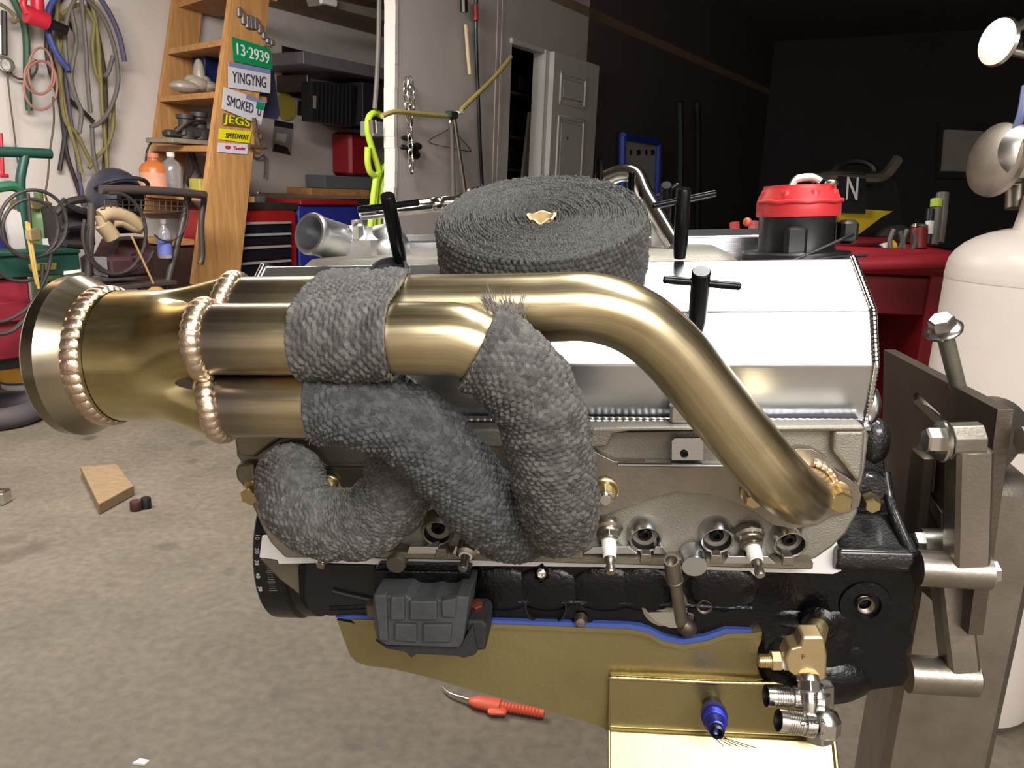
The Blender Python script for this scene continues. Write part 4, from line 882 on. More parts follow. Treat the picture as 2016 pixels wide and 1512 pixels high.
for _ in range(1500):
    a = rng.uniform(0, 2*pi); r = core+(RR-core)*math.sqrt(rng.random()); top = rng.random() < .72
    if top: p = V((r*cos(a), r*sin(a), RH-.0006)); d = V((0, 0, 1)); t = V((-sin(a), cos(a), 0))*(1 if rng.random() < .5 else -1)
    else: p = V((RR*cos(a), RR*sin(a), rng.uniform(0.004, RH))); d = V((cos(a), sin(a), 0)); t = V((-sin(a), cos(a), rng.normal()))
    t = (t+V(rng.normal(size=3))*.5).normalized(); l = rng.uniform(.002, .007); s = t.cross(d).normalized()*.00011
    m.add([p-s, p+s, p+t*l*.5+d*l*.25+s, p+t*l*.5+d*l*.25-s, p+t*l+d*l*rng.uniform(0, .35)], [[0, 1, 2, 3], [3, 2, 4]])
f = m.build('loose_fibres', m_fuzz, roll, RMx, smooth=False); f['kind'] = 'stuff'

# ================================================================== RATCHET lying behind the roll
a, b = EL(706, 420, .128), EL(905, 398, .16); ax = (b-a).normalized(); L = (b-a).length
ra = thing('ratchet_wrench', 'chrome ratchet wrench lying behind the black T-handle, next to the tape roll', 'wrench', EM @ Matrix.Translation(a))
m_chr = mat('chrome', (224, 222, 220), .10, 1, .06, 30)
M().lathe([(.003, 0), (.0062, .002), (.0068, .01), (.0072, L*.70), (.0060, L*.72), (.0072, L*.74), (.0072, L*.80), (.0060, L*.82), (.0072, L*.84), (.0064, L*.95), (.0085, L*1.02), (.0085, L*1.1), (.004, L*1.12)], a, ax, 26).build('handle', m_chr, ra, EM)
M().lathe([(.010, -.01), (.017, -.008), (.018, .0), (.017, .008), (.01, .01)], b+ax*.024, (0, .3, 1), 26).build('drive_head', m_chr, ra, EM)
# ================================================================== ENGINE STAND
est = thing('engine_stand', 'bare steel engine stand with mounting plate, tubular arms and square post', 'engine stand', EM)
xp = EL(1964, 806, .012).x
zt = EXP(1964, 806, xp).z
def XY(L): return [(EXP(a, b, xp).y, EXP(a, b, xp).z) for a, b in L]
out = XY([(1964, 806), (1740, 688), (1736, 900), (1742, 1070), (1800, 1150), (1906, 1250)])
sl1 = XY([(1797, 778), (1804, 772), (1815, 783), (1850, 815), (1860, 832), (1848, 834), (1800, 797)])
sl2 = XY([(1792, 935), (1806, 942), (1852, 1010), (1852, 1050), (1812, 975)])
pl_ = plate('mounting_plate', m_dsteel, out, [sl1, sl2], (xp+.006, 0, 0), (0, 1, 0), (0, 0, 1), .012, est, EM, bevel=.0006)
def stube(pts, r, name, mt=m_steel, parent=est, n=24, seg=6): return M().tube(catmull(pts, seg) if len(pts) > 2 else pts, r, n).build(name, mt, parent, EM)
def sqtube(name, a, b, w, d, mt=m_steel, parent=est, bev=.003):
    a, b = V(a), V(b); z = (b-a).normalized(); x = (V((1, 0, 0))-z*z.x).normalized(); y = z.cross(x); c = (a+b)/2
    mx = Matrix(((x.x, y.x, z.x, c.x), (x.y, y.y, z.y, c.y), (x.z, y.z, z.z, c.z), (0, 0, 0, 1)))
    return M().box((0, 0, 0), (w, d, (b-a).length), mx, bev=bev).build(name, mt, parent, EM)
def bolt_x(px, py, y, r, h, mt=m_zinc, washer=0, sgn=-1, parent=est):
    return hexbolt('stand_bolt', EL(px, py, y), (sgn, 0, 0), r, h, mt, parent, washer=washer, W=EM, mw=mt)
# upper arm: octagonal bushing, bolt, upright
yk = .0
b0 = EL(1866, 868, yk); b1 = EL(1930, 866, yk)
M().lathe([(.0145, 0), (.0145, (b1-b0).length)], b0, b1-b0, 8, rot=pi/8).build('arm_bushing', m_steel, est, EM, smooth=False, bevel=.001)
M().lathe([(.0160, 0), (.0168, .0015), (.0160, .004)], b0-V((.006, 0, 0)), (1, 0, 0), 32).build('arm_washer', m_zinc, est, EM)
hexbolt('stand_bolt', b0-V((.006, 0, 0)), (-1, 0, 0), .0105, .011, m_zinc, est)
hexbolt('stand_nut', V((xp+.013, yk, b1.z)), (1, 0, 0), .0110, .014, m_zinc, est)
M().lathe([x for k in range(12) for x in ((.0080, .0035*k), (.0072, .0035*k+.0018))]+[(.0001, .042)], V((xp+.024, yk, b1.z)), (1, 0, 0), 18).build('bolt_thread', m_steel, est, EM)
for p4 in ([(1793, 930), (1808, 938), (1853, 1010), (1853, 1046)], [(1797, 790), (1806, 786), (1864, 838), (1852, 845)]):
    M().prism([EXP(x, y, xp-.0012) for x, y in p4], (.0012, 0, 0)).build('slot_edge', m_steel, est, EM, smooth=False)
u0, u1_ = EL(1908, 876, yk), EL(1902, 1108, yk)
sqtube('arm_upright', u0, u1_, .027, .027)
stube([EL(1806, 1118, yk), EL(1944, 1126, yk)], .0145, 'arm_tube', n=28)
hexbolt('stand_bolt', EL(1945, 1126, yk), (1, 0, .1), .009, .006, m_zinc, est, washer=.0125)
l0, l1 = EL(1868, 1130, .045), EL(1890, 1318, .035)
sqtube('lower_upright', l0, l1, .026, .026)
stube([EL(1786, 1326, .035), EL(1918, 1334, .035)], .0165, 'arm_tube', n=28)
M().lathe([(.0001, .006), (.009, .0055), (.013, .003), (.0155, .0), (.0155, -.003)], EL(1916, 1334, .035), (1, 0, .05), 26).build('tube_cap', m_zinc, est, EM)
# inner hidden arm seen through the plate's slots
M().lathe([(.014, 0), (.014, .02)], EL(1812, 1072, .04), (1, 0, 0), 24).build('inner_washer', m_zinc, est, EM)
hexbolt('stand_bolt', EL(1818, 1072, .04), (-1, 0, 0), .011, .009, m_zinc, est)
M().box(V((xp-.012, .11, EXP(1830, 1000, xp).z)), (.010, .03, .11), bev=.001).build('gusset', m_dsteel, est, EM)
# loose flanged bolt standing in the plate's top edge
a = EXP(1886, 762, xp+.006); b = EL(1858, 650, a.y-.02); ax = (b-a).normalized(); L = (b-a).length
lb = M().lathe([(.0068, 0), (.0068, L)], a, ax, 20).build('plate_bolt', mat('grey_bolt', (150, 148, 134), .45, .8, .15, 30), est, EM); sub(lb, 'long flanged bolt')
M().lathe([(.0148, L-.001), (.0152, L+.001), (.0135, L+.003), (.0095, L+.004)], a, ax, 28).build('bolt_flange', m_zinc, lb, EM)
hexbolt('bolt_head', a+ax*(L+.003), ax, .0105, .010, m_zinc, lb)
# post: world-vertical box section, spindle and base leg
pc = P(1880, 1120, .83); R2 = Matrix.Rotation(rad(-12), 4, 'Z')
ztop = P(1910, 905, .83).z
pm = Matrix.Translation(V((pc.x, pc.y, 0))) @ R2
M().box((0, 0, ztop/2), (.104, .104, ztop), pm, bev=.008).build('post', m_steel, est)
M().box((0, 0, .03), (.09, 1.0, .06), pm, bev=.006).build('base_leg', m_steel, est)
M().box((0, .45, .03), (.5, .09, .06), pm, bev=.006).build('cross_leg', m_steel, est)
for sx in (-1, 1):
    M().lathe([(.045, -.02), (.048, -.015), (.048, .015), (.045, .02)], pm @ V((sx*.2, .45, .048)), pm.to_3x3() @ V((1, 0, 0)), 20).build('caster', m_rubber, est)
sa, sb = EM @ V((xp+.012, .10, EL(1980, 915, .10).z)), pm @ V((.0, 0, ztop-.04))
hd_ = V((sb.x, sb.y, sa.z))
M().rod(sa, sa+(hd_-sa)*1.6, .034, 28).build('spindle', m_steel, est)
# ================================================================== THINGS ALONG THE WALL
c_ = lambda name, col, r=.55, **k: mat(name, col, r, 0, .12, 8, **k)
h_blk, h_olv, h_brn, h_gry, h_pur, h_blu = c_('black_cable', (48, 42, 40)), c_('olive_hose', (128, 116, 66)), c_('brown_hose', (84, 70, 52)), c_('grey_hose', (104, 98, 92)), c_('violet_hose', (86, 78, 108)), c_('blue_hose', (62, 74, 138))
h_grn, h_pnk = c_('green_strap', (52, 84, 62)), c_('pink_tube', (160, 112, 98))
m_cyan, m_grnp = c_('green_paint', (42, 92, 66), .4), c_('dark_green_paint', (26, 64, 54), .45)
g = 'hoses and cables hung on the white wall'; K = KW-.06
rtube('cable_coil', h_blk, [(128, -12), (102, 28), (92, 80), (95, 122), (106, 162), (118, 202), (125, 252), (132, 305), (150, 360), (165, 405)], K+.018, .012, 'long black cable coil hanging on the white wall with a crossing plug end', 'cable', group=g,
      extra=[[(110, -8), (96, 40), (100, 110), (112, 150), (122, 190), (128, 230)], [(100, 90), (96, 120), (102, 150), (118, 180)], [(135, 195), (160, 216), (184, 240)], [(120, 178), (131, 222), (127, 272), (117, 336)], [(131, 40), (140, 52), (150, 63)]])
rtube('hose_coil', h_olv, [(116, -12), (112, 50), (118, 120), (122, 200), (131, 242), (150, 262), (170, 302), (180, 322), (175, 331)], K-.036, .011, 'olive green hose coil looping down the white wall', 'hose', group=g,
      extra=[[(176, -10), (190, 52), (198, 150), (200, 202), (207, 272), (213, 350)], [(223, 202), (222, 252), (211, 286), (188, 312)], [(120, 30), (160, 10), (190, 60), (196, 160)], [(180, -8), (186, 40), (182, 90), (188, 140), (200, 166)], [(124, 60), (116, 120), (124, 190), (136, 250), (152, 300), (160, 340)]])
rtube('air_hose', h_blu, [(112, -8), (96, 20), (95, 60), (105, 92), (118, 116), (130, 130), (135, 138)], K-.10, .016, 'bright blue hose hanging behind the red tool', 'hose', group=g)
rtube('hose_end', h_pur, [(196, -6), (220, 35), (236, 76), (245, 121)], K-.10, .014, 'single violet hose end curving away from the others', 'hose', group=g)
rtube('hose_loop', h_gry, [(166, -6), (200, 30), (221, 80), (231, 130), (231, 172), (216, 216), (196, 242), (178, 250)], K-.066, .012, 'dark grey hose making the widest loop, with a hooked lower end', 'hose', group=g, extra=[[(160, -4), (168, 82), (172, 152), (178, 222)], [(181, 252), (184, 300), (190, 330), (195, 345)], [(222, 110), (214, 140), (206, 152)], [(150, -6), (134, 30), (128, 80), (134, 140), (148, 190), (160, 220), (156, 262)], [(140, 20), (150, 80), (140, 150), (152, 200)]])
rtube('brown_hose', h_brn, [(170, -10), (186, 42), (200, 112), (206, 162), (208, 252), (205, 345)], K+.044, .014, 'thick brown hose hanging straight down the white wall', 'hose', group=g)
rtube('grey_cable', h_pur, [(126, 130), (138, 225), (150, 300), (158, 360), (167, 410)], K-.008, .010, 'thin violet grey cable reaching lowest behind the welding helmet', 'cable', group=g)
rtube('green_strap', h_grn, [(22, -10), (45, 40), (52, 82), (53, 152), (57, 217)], K-.0, .018, 'flat green strap hanging beside the red tool', 'strap', group=g)
lp = lambda cx, cy, rx, ry, a0=0, a1=360, n=14: [(cx+rx*cos(rad(a0+(a1-a0)*i/n)), cy+ry*sin(rad(a0+(a1-a0)*i/n))) for i in range(n+1)]
rtube('tube_coil', h_pnk, lp(80, 168, 33, 48), K-.13, .006, 'thin pinkish tubing wound in loose round loops', 'tubing', group=g, extra=[lp(80, 140, 24, 46), lp(78, 150, 30, 35, -60, 250)])
rtube('drop_cord', h_brn, [(104, 190), (106, 240), (98, 300), (94, 350), (88, 385)], K-.15, .005, 'thin brown cord dropping to the green cart handle', 'cord')
# red pistol tool on the wall
rt = thing('air_tool', 'red pistol-shaped air tool with a black nozzle hung on the white wall', 'air tool', RP(70, 60, K-.12)); m_rtool = c_('red_tool_paint', (196, 40, 58), .4)
rtube('body', m_rtool, [(52, 27), (70, 34), (92, 42)], K-.17, .042, parent=rt, n=16); rtube('grip', m_rtool, [(72, -12), (74, 12), (72, 32)], K-.17, .030, parent=rt, n=12); rtube('grip', m_rtool, [(50, -12), (46, 8), (54, 26)], K-.17, .016, parent=rt, n=12)
rtube('nozzle', m_dark, [(92, 43), (112, 52), (130, 60)], K-.17, .026, parent=rt, n=14)
# gauge and pump on the far edge
gu = thing('pressure_gauge', 'round grey pressure gauge on a thin hose on the white wall', 'gauge', RP(10, 130, K-.05))
M().lathe([(.035, .0), (.035, -.03), (.031, -.032), (.030, -.028), (.0001, -.028)], RC(9, 128, K), (0, 1, 0), 28).build('gauge_case', h_gry, gu, RW); M().lathe([(.029, 0), (.0001, .0)], RC(9, 128, K-.0285), (0, 1, 0), 24).build('dial', m_white, gu, RW)
rtube('gauge_hose', h_brn, [(14, 142), (20, 200), (28, 262), (35, 322)], K, .004, parent=gu); rtube('gauge_hose', h_brn, lp(45, 130, 28, 26, -30, 200), K, .006, parent=gu)
pp = thing('hand_pump', 'white and black hand pump hanging above the round gauge', 'pump', RP(6, 60, K)); rtube('barrel', m_white, [(2, 52), (3, 108)], K, .022, parent=pp, n=14); rtube('grip', h_blk, [(8, 22), (9, 108)], K-.03, .014, parent=pp)
rtube('spring_clamp', c_('clamp_metal', (120, 110, 84), .4), [(0, 8), (18, 20), (30, 34), (24, 44), (36, 38)], K-.06, .010, 'dull metal spring clamp hung above the green strap', 'clamp')
rtube('pull_lever', m_rtool, [(1, 262), (3, 300), (5, 345)], K-.05, .010, 'red T-shaped handle on the wall beside the green bar', 'handle', extra=[[(0, 346), (16, 346)]])

# ---- oxy-acetylene cart
KC = 3.75
oc = thing('torch_cart', 'green hand-cart with a curved T-shaped handle carrying the torch tanks', 'cart', G(50, 760))
rtube('handle', m_grnp, [(-30, 298), (40, 300), (100, 303)], KC, .022, parent=oc, n=12); rtube('stem', m_grnp, [(50, 302), (44, 330), (40, 360), (44, 420), (50, 460), (52, 490)], KC, .020, parent=oc, n=12)
rtube('shelf_bracket', m_cyan, [(-20, 372), (20, 366), (40, 372)], KC, .022, parent=oc)
tk = thing('oxygen_tank', 'green gas tank with a white label behind the torch hose', 'gas tank', RP(88, 530, KC+.36)); cxx = RC(88, 500, KC+.36)
M().lathe([(.075, -.35), (.075, .17), (.066, .215), (.035, .245), (.022, .25), (.022, .30)], (cxx.x, cxx.y, RC(88, 500, KC+.36).z), (0, 0, 1), 28).build('tank_body', c_('tank_green', (92, 122, 76), .4), tk, RW)
rquad('tank_label', m_white, [(84, 470), (112, 468), (111, 486), (86, 490)], KC+.26, .004, parent=tk)
M().lathe([(.03, 0), (.034, .01), (.034, .03), (.02, .04), (.012, .08)], RC(88, 412, KC+.36), (0, 0, 1), 16).build('valve', m_brass, tk, RW)
M().lathe([(.026, 0), (.026, .03), (.0001, .031)], RC(66, 400, KC+.30), (0, -1, 0), 18).build('regulator_gauge', m_brass, tk, RW); M().lathe([(.024, 0), (.024, .03), (.0001, .031)], RC(24, 402, KC+.28), (0, -1, 0), 18).build('regulator_gauge', m_brass, tk, RW)
th_ = thing('torch_hose', 'dark twin welding hose coiled in big loops over the green tank', 'hose', RP(60, 520, KC-.1))
rtube('hose_loops', h_blk, lp(65, 440, 67, 66), KC-.23, .0075, parent=th_, n=8, extra=[lp(60, 450, 55, 58), lp(42, 470, 72, 84, 60, 190), [(100, 500), (92, 540), (60, 600), (20, 628), (-10, 635)], [(55, 380), (58, 420), (62, 470)]])
tr = thing('cutting_torch', 'brass cutting torch hanging from the coiled hose', 'torch', RP(66, 500, KC-.2)); rtube('torch_tube', c_('torch_brass', (176, 150, 84), .3), [(56, 438), (62, 480), (70, 530), (76, 568)], KC-.28, .0065, parent=tr, extra=[[(52, 436), (58, 480), (66, 530), (73, 560)]])
M().box(RC(66, 462, KC-.285), (.05, .04, .05), bev=.006).build('torch_valve', m_brass, tr, RW)
rquad('tilted_board', c_('pale_grey_panel', (190, 182, 180)), [(5, 405), (40, 418), (54, 505), (26, 500)], KC-.02, .02, 'pale grey tilted panel leaning behind the torch hose', 'panel')
rbox('blue_can', c_('navy_can', (36, 34, 92), .4), -20, 22, 440, 496, KC+.05, .2, 'navy blue can with a pale band at the edge of the cart', 'can')
tb_ = thing('tool_chest', 'dark green steel toolbox with gold lettering on top of the red cabinet', 'toolbox', RP(70, 545, KC-.2))
rbox('chest_body', m_grnp, -60, 158, 502, 546, KC-.16, .4, parent=tb_); rbox('chest_lid', m_grnp, -62, 160, 496, 504, KC-.17, .42, parent=tb_)
text_mesh('gold_lettering', 'KENNEDY', mat('gold_paint', (170, 140, 80), .5), tb_, RC(85, 524, KC-.162), (1, 0, 0), (0, 0, 1), .042, .002, .22, RW) if False else rquad('gold_emblem', mat('gold_paint', (150, 122, 70), .5), [(56, 520), (112, 517), (110, 530), (60, 534)], KC-.163, .003, parent=tb_)
rquad('sticker', m_white, [(126, 534), (160, 530), (159, 536), (126, 541)], KC-.164, .004, parent=tb_)
rd = thing('red_cabinet', 'maroon red steel cabinet under the green toolbox', 'cabinet', G(20, 770)); rbox('cabinet_body', c_('maroon_paint', (126, 32, 46), .45), -120, 66, 548, 716, KC-.14, .45, parent=rd, bev=.01); rbox('cabinet_drawer', c_('maroon_drawer', (118, 28, 42), .45), -120, 60, 600, 640, KC-.16, .03, parent=rd); rbox('cabinet_foot', m_dark, -120, 62, 712, 735, KC-.12, .4, parent=rd)
rtube('draped_cable', h_blk, [(84, 520), (80, 560), (60, 610), (26, 650), (-20, 660)], KC-.22, .010, 'thick dark cable sagging across the front of the red cabinet', 'cable')
# gallon jug
jg = thing('bleach_jug', 'white plastic gallon jug with a yellow and blue label standing on the floor', 'jug', G(38, 762)); jb = RI @ G(42, 762)
sc_ = (RC(66, 700, jb.y).x-RC(8, 700, jb.y).x)
m_jug = mat('jug_plastic', (226, 224, 226), .4); R0 = .088; H0 = (RC(40, 648, jb.y).z)-0
M().lathe([(R0*.92, 0), (R0, .01), (R0, H0*.56), (R0*.92, H0*.66), (R0*.55, H0*.84), (R0*.30, H0*.90), (R0*.28, H0*.985), (.0001, H0*.99)], jb, (0, 0, 1), 32).build('jug_body', m_jug, jg, RW)
M().lathe([(R0*.34, H0*.93), (R0*.34, H0), (.0001, H0)], jb, (0, 0, 1), 20).build('jug_cap', m_jug, jg, RW); M().tube(catmull([jb+V((.04, -.05, H0*.82)), jb+V((.075, -.075, H0*.74)), jb+V((.078, -.07, H0*.6)), jb+V((.06, -.055, H0*.55))], 6), .012, 10).build('jug_handle', m_jug, jg, RW)
M().lathe([(R0+.001, H0*.10), (R0+.001, H0*.44)], jb, (0, 0, 1), 32, cap=False).build('jug_label', mat('yellow_label', (226, 170, 60), .5), jg, RW); M().lathe([(R0+.0016, H0*.38), (R0+.0016, H0*.44)], jb, (0, 0, 1), 32, cap=False).build('label_band', c_('orange_band', (220, 120, 50)), jg, RW)
M().lathe([(.03, 0), (.0001, .001)], jb+V((.03, -R0+.003, H0*.2)), (0.3, -1, 0), 20).build('label_patch', c_('pale_patch', (200, 214, 230)), jg, RW); text_mesh('label_number', '20', c_('blue_ink', (40, 70, 150)), jg, jb+V((.031, -R0+.0015, H0*.2)), V((1, .3, 0)).normalized(), (0, 0, 1), .03, .0015, W=RW)
M().lathe([(R0+.0014, H0*.10), (R0+.0014, H0*.14)], jb, (0, 0, 1), 32, cap=False).build('label_band', c_('blue_band', (60, 70, 110)), jg, RW)
# tyre ring on the floor, grey lump, small metal bracket, block, cap
tc_ = G(6, 828); ty = M(); ty.tube([tc_+V((.13*cos(2*pi*k/40), .15*sin(2*pi*k/40), .045)) for k in range(40)], .048, 16, closed=True); tag(ty.build('rubber_ring', c_('grey_rubber', (70, 64, 66), .75), None), 'thick grey rubber ring lying on the concrete floor by the jug', 'rubber ring')
tag(M().ball(G(-22, 756)+V((0, .10, .10)), .1, 16, (1, 1, 1.2)).build('grey_sack', c_('sack_grey', (96, 90, 88), .8), None), 'dull grey sack beside the white jug', 'sack')
mb_ = G(2, 990); tag(M().box(mb_+V((-.01, 0, .022)), (.07, .05, .045), Matrix.Identity(4), bev=.004).build('metal_channel', m_zinc, None), 'small piece of bright metal channel on the floor', 'metal piece')
pts = [G(160, 938), G(232, 932), G(265, 975), G(196, 1014)]; pts = [V((p.x, p.y, 0)) for p in pts]
wbk = M().prism(pts, (0, 0, .038)).build('wood_block', mat('weathered_wood', (150, 124, 90), .75, 0, .2, 12, .2, 80, stretch=(2, 10, 2), col2=(120, 100, 76)), None, bevel=.004); tag(wbk, 'short weathered block of wood lying on the concrete floor', 'wood block')
tag(M().lathe([(.018, 0), (.019, .004), (.019, .03), (.017, .033), (.0001, .033)], G(268, 1004), (0, 0, 1), 20).build('bottle_cap', c_('rust_cap', (66, 36, 28), .6), None), 'dark brown round cap touching the corner of the wood block', 'cap')
tag(M().lathe([(.017, 0), (.017, .034), (.0155, .036), (.0001, .036)], G(288, 1000), (0, 0, 1), 20).build('bottle_cap', m_dark, None), 'black ribbed cap standing on the floor next to the wood block', 'cap')
tag(M().lathe([(.03, 0), (.03, .012), (.016, .014), (.0001, .014)], G(206, 1150), (0, 0, 1), 6).build('floor_flake', mat('pale_flake', (190, 184, 176), .6), None), None, None) if False else None
g0 = G(275, 1503); tag(M().prism([g0+V((-.012, -.004, 0)), g0+V((.012, -.006, 0)), g0+V((.016, .006, 0)), g0+V((-.004, .010, 0))], (0, 0, .004)).build('paper_scrap', m_white, None), 'tiny white scrap lying on the concrete floor', 'scrap')
# orange pick tool on the floor under the pan
pk = thing('pick_tool', 'hooked pick with an orange ribbed handle lying on the floor under the oil pan', 'hand tool', G(950, 1385))
m_org = mat('orange_plastic', (214, 92, 66), .45)
p_ = [G(872, 1352, .012), G(888, 1366, .012), G(924, 1378, .014)]; M().tube(catmull(p_, 6), lambda t: .002+.003*t, 10).build('pick_shank', m_zinc, pk)
d_ = (G(1040, 1400)-G(924, 1380)); d_.z = 0; L_ = d_.length; d_.normalize(); s_ = G(924, 1379, .014)
M().tube([s_+d_*L_*t for t in (0, .06, .15, .3, .45, .52)], lambda t: .007+.010*sin(min(1, t*1.4)*pi*.62), 14, squash=(.7, 1.1)).build('pick_handle', m_org, pk)
m = M()
for k in range(12): m.lathe([(.0095, 0), (.0115, .0015), (.0095, .004)], s_+d_*(L_*.52+.0075*k), d_, 14)
m.build('handle_ribs', m_org, pk); M().tube([s_+d_*L_*.5, s_+d_*L_*1.25], .0095, 12).build('handle_core', m_org, pk)
M().box(s_+d_*.05+V((.012, -.02, -.002)), (.04, .02, .012), bev=.004).build('handle_lug', m_org, pk)

# ---- wire welding cart with its load
KB = 3.55
wc = thing('wire_cart', 'dark metal cart with a curved push bar and a wire basket', 'cart', G(270, 790)); m_frm = c_('dark_frame', (64, 56, 52), .45)
rtube('push_bar', m_frm, [(198, 373), (270, 374), (340, 378), (404, 384)], KB-.1, .020, parent=wc, n=12)
for L in ([(372, 384), (352, 470), (330, 560), (322, 640)], [(180, 400), (178, 480), (172, 570), (170, 650)], [(402, 390), (396, 440), (398, 500), (394, 520)]): rtube('leg', m_frm, L, KB-.05, .016, parent=wc, n=10)
m = M()
for y in (392, 402, 412): m.tube([RC(198, y, KB-.08), RC(372, y+5, KB-.08)], .003, 6)
for x in range(206, 372, 12): m.tube([RC(x, 392, KB-.08), RC(x, 416, KB-.08)], .003, 6)
tag(m.build('basket_wires', m_frm, wc, RW), kind='stuff')
rbox('cart_tray', m_frm, 176, 350, 560, 569, KB-.1, .35, parent=wc); 
m = M(); m.tube(catmull([RC(x, y, KB-.12) for x, y in lp(225, 460, 62, 80, -100, 200)], 4), .008, 8); m.tube(catmull([RC(x, y, KB-.10) for x, y in lp(238, 470, 68, 70, 20, 200)], 4), .007, 8); m.tube(catmull([RC(x, y, KB-.09) for x, y in lp(330, 420, 40, 55, -60, 130)], 4), .004, 6); tag(m.build('ground_cable', h_blk, None, RW), 'dark welding ground cable draped in large loops over the wire cart', 'cable')
hm = thing('welding_helmet', 'dark blue-grey welding helmet resting on the wire cart', 'helmet', RP(228, 425, KB+.1)); m_hel = c_('helmet_plastic', (46, 46, 58), .35)
hc = RC(228, 400, KB+.12); M().ball(hc+V((0, 0, .02)), .125, 24, (1.0, 1.1, 1.15)).build('shell', m_hel, hm, RW); M().tube(catmull([hc+V((.128*cos(t), -.05-.09*abs(sin(t)), .07+.05*sin(t))) for t in [pi*k/10 for k in range(11)]], 4), .010, 8).build('brow_rim', m_hel, hm, RW)
M().box(hc+V((0, -.125, .02)), (.13, .03, .07), bev=.008).build('visor', m_black, hm, RW); M().box(hc+V((-.01, -.10, .075)), (.10, .06, .02), bev=.006).build('visor_top', m_white, hm, RW) if False else None
M().box(hc+V((0, -.09, -.10)), (.15, .06, .07), bev=.02).build('chin_guard', m_satin, hm, RW)
gl = thing('work_gloves', 'pair of beige leather work gloves lying in the wire cart', 'gloves', RP(235, 470, KB)); m_lea = c_('beige_leather', (158, 136, 106), .8)
for L, r in (([(196, 428), (215, 420), (245, 426), (275, 445)], .035), ([(200, 440), (215, 458), (222, 468)], .036), ([(222, 440), (240, 438), (262, 448), (278, 452)], .022), ([(196, 424), (205, 446), (214, 464)], .024)): rtube('glove', m_lea, L, KB-.06, r, parent=gl, n=12)
bx_ = thing('battery_charger', 'dark maroon box with a slanted face on the tray of the wire cart', 'charger', RP(260, 556, KB-.05))
m_mar = c_('maroon_case', (62, 38, 42), .5); rbox('case', m_mar, 216, 304, 506, 546, KB-.06, .25, parent=bx_, bev=.015); o = M().prism([RC(222, 506, KB-.02), RC(300, 506, KB-.02), RC(290, 468, KB+.06), RC(236, 474, KB+.06)], (0, .15, 0)).build('case_top', m_mar, bx_, RW)
rquad('case_panel', c_('grey_face', (120, 116, 118)), [(186, 506), (210, 506), (213, 546), (190, 542)], KB-.07, .02, parent=bx_)
rtube('case_knob', m_dark, [(262, 500), (263, 502)], KB-.08, .012, parent=bx_); rtube('welding_rod', c_('rod_brass', (170, 140, 90), .4), [(258, 463), (280, 510), (302, 558)], KB-.18, .005, 'thin copper coloured rod leaning across the maroon box', 'rod')
def bottle(name, label, px, pyb, pyt, k, r, body, capm, lab=None, prof=None):
    t = thing(name, label, 'bottle', RP(px, pyb, k)); b = RC(px, pyb, k); H = RC(px, pyt, k).z-b.z
    M().lathe(prof and [(r*a, H*h) for a, h in prof] or [(r*.9, 0), (r, .01), (r, H*.6), (r*.8, H*.72), (r*.35, H*.82), (r*.33, H*.9)], b, (0, 0, 1), 24).build('bottle_body', body, t, RW)
    M().lathe([(r*.4, H*.88), (r*.4, H), (.0001, H)], b, (0, 0, 1), 16).build('bottle_cap', capm, t, RW)
    if lab: M().lathe([(r+.001, H*.1), (r+.001, H*.5)], b, (0, 0, 1), 24, cap=False).build('bottle_label', lab, t, RW)
    return t
m_clr = mat('clear_plastic', (200, 200, 204), .15, trans=.7)
bottle('spray_bottle', 'clear bottle with a blue and white label hanging on the wire cart', 326, 508, 432, KB-.05, .034, m_clr, m_clr, c_('blue_label', (96, 104, 170)))
rbox('cart_knob', c_('tan_knob', (170, 130, 80), .4), 303, 326, 566, 580, KB-.2, .06, 'tan knob at the bottom rail of the wire cart', 'knob', bev=.012)
m = M(); 
for L in ([(122, 395), (150, 412), (180, 420)], [(110, 420), (130, 400), (165, 392), (190, 396)], [(118, 450), (150, 444), (180, 448)], [(128, 480), (160, 482), (182, 484)]): m.tube(catmull([RC(x, y, KB+.25) for x, y in L], 5), .018, 8)
tag(m.build('leather_jacket', c_('black_leather', (40, 36, 36), .6), None, RW), 'crumpled black leather strapwork between the tank and the wire cart', 'straps')
o = rbox('grill_box', c_('charcoal_box', (44, 40, 42), .6), 128, 190, 410, 492, KB+.3, .25, 'black box behind the coiled torch hose', 'box', bev=.02)

# ---- leaning pine bookcase
KE = 3.70
bc = thing('pine_bookcase', 'leaning pine bookcase with number plates and stickers on its end board', 'bookcase', RP(420, 600, KE))
sub(rquad('end_board', m_wood, [(461, -8), (531, -8), (471, 560), (384, 560)], KE, .03, parent=bc), 'wide end board facing the room')
rquad('edge_strip', m_wood, [(456, -8), (462, -8), (388, 560), (381, 560)], KE+.002, .034, parent=bc)
rquad('wall_board', m_wood, [(344, -8), (402, -8), (352, 420), (284, 420)], KW-.06, .03, parent=bc)
for i, (xn, yn, xr_, yr_) in enumerate(((350, -6, 462, -22), (329, 94, 452, 76), (314, 191, 441, 177), (300, 290, 428, 282), (286, 384, 416, 378))):
    a, b = RC(xn, yn, KW-.06), RC(xr_, yr_, KE+.03); z = (a.z+b.z)/2; t = .032
    v = [V((a.x, KW-.06, z)), V((b.x, KE+.03, z)), V((b.x+.29, KE+.03, z)), V((a.x+.29, KW-.06, z))]
    M().prism(v, (0, 0, -t)).build('shelf_board', m_woodh, bc, RW, bevel=.002)
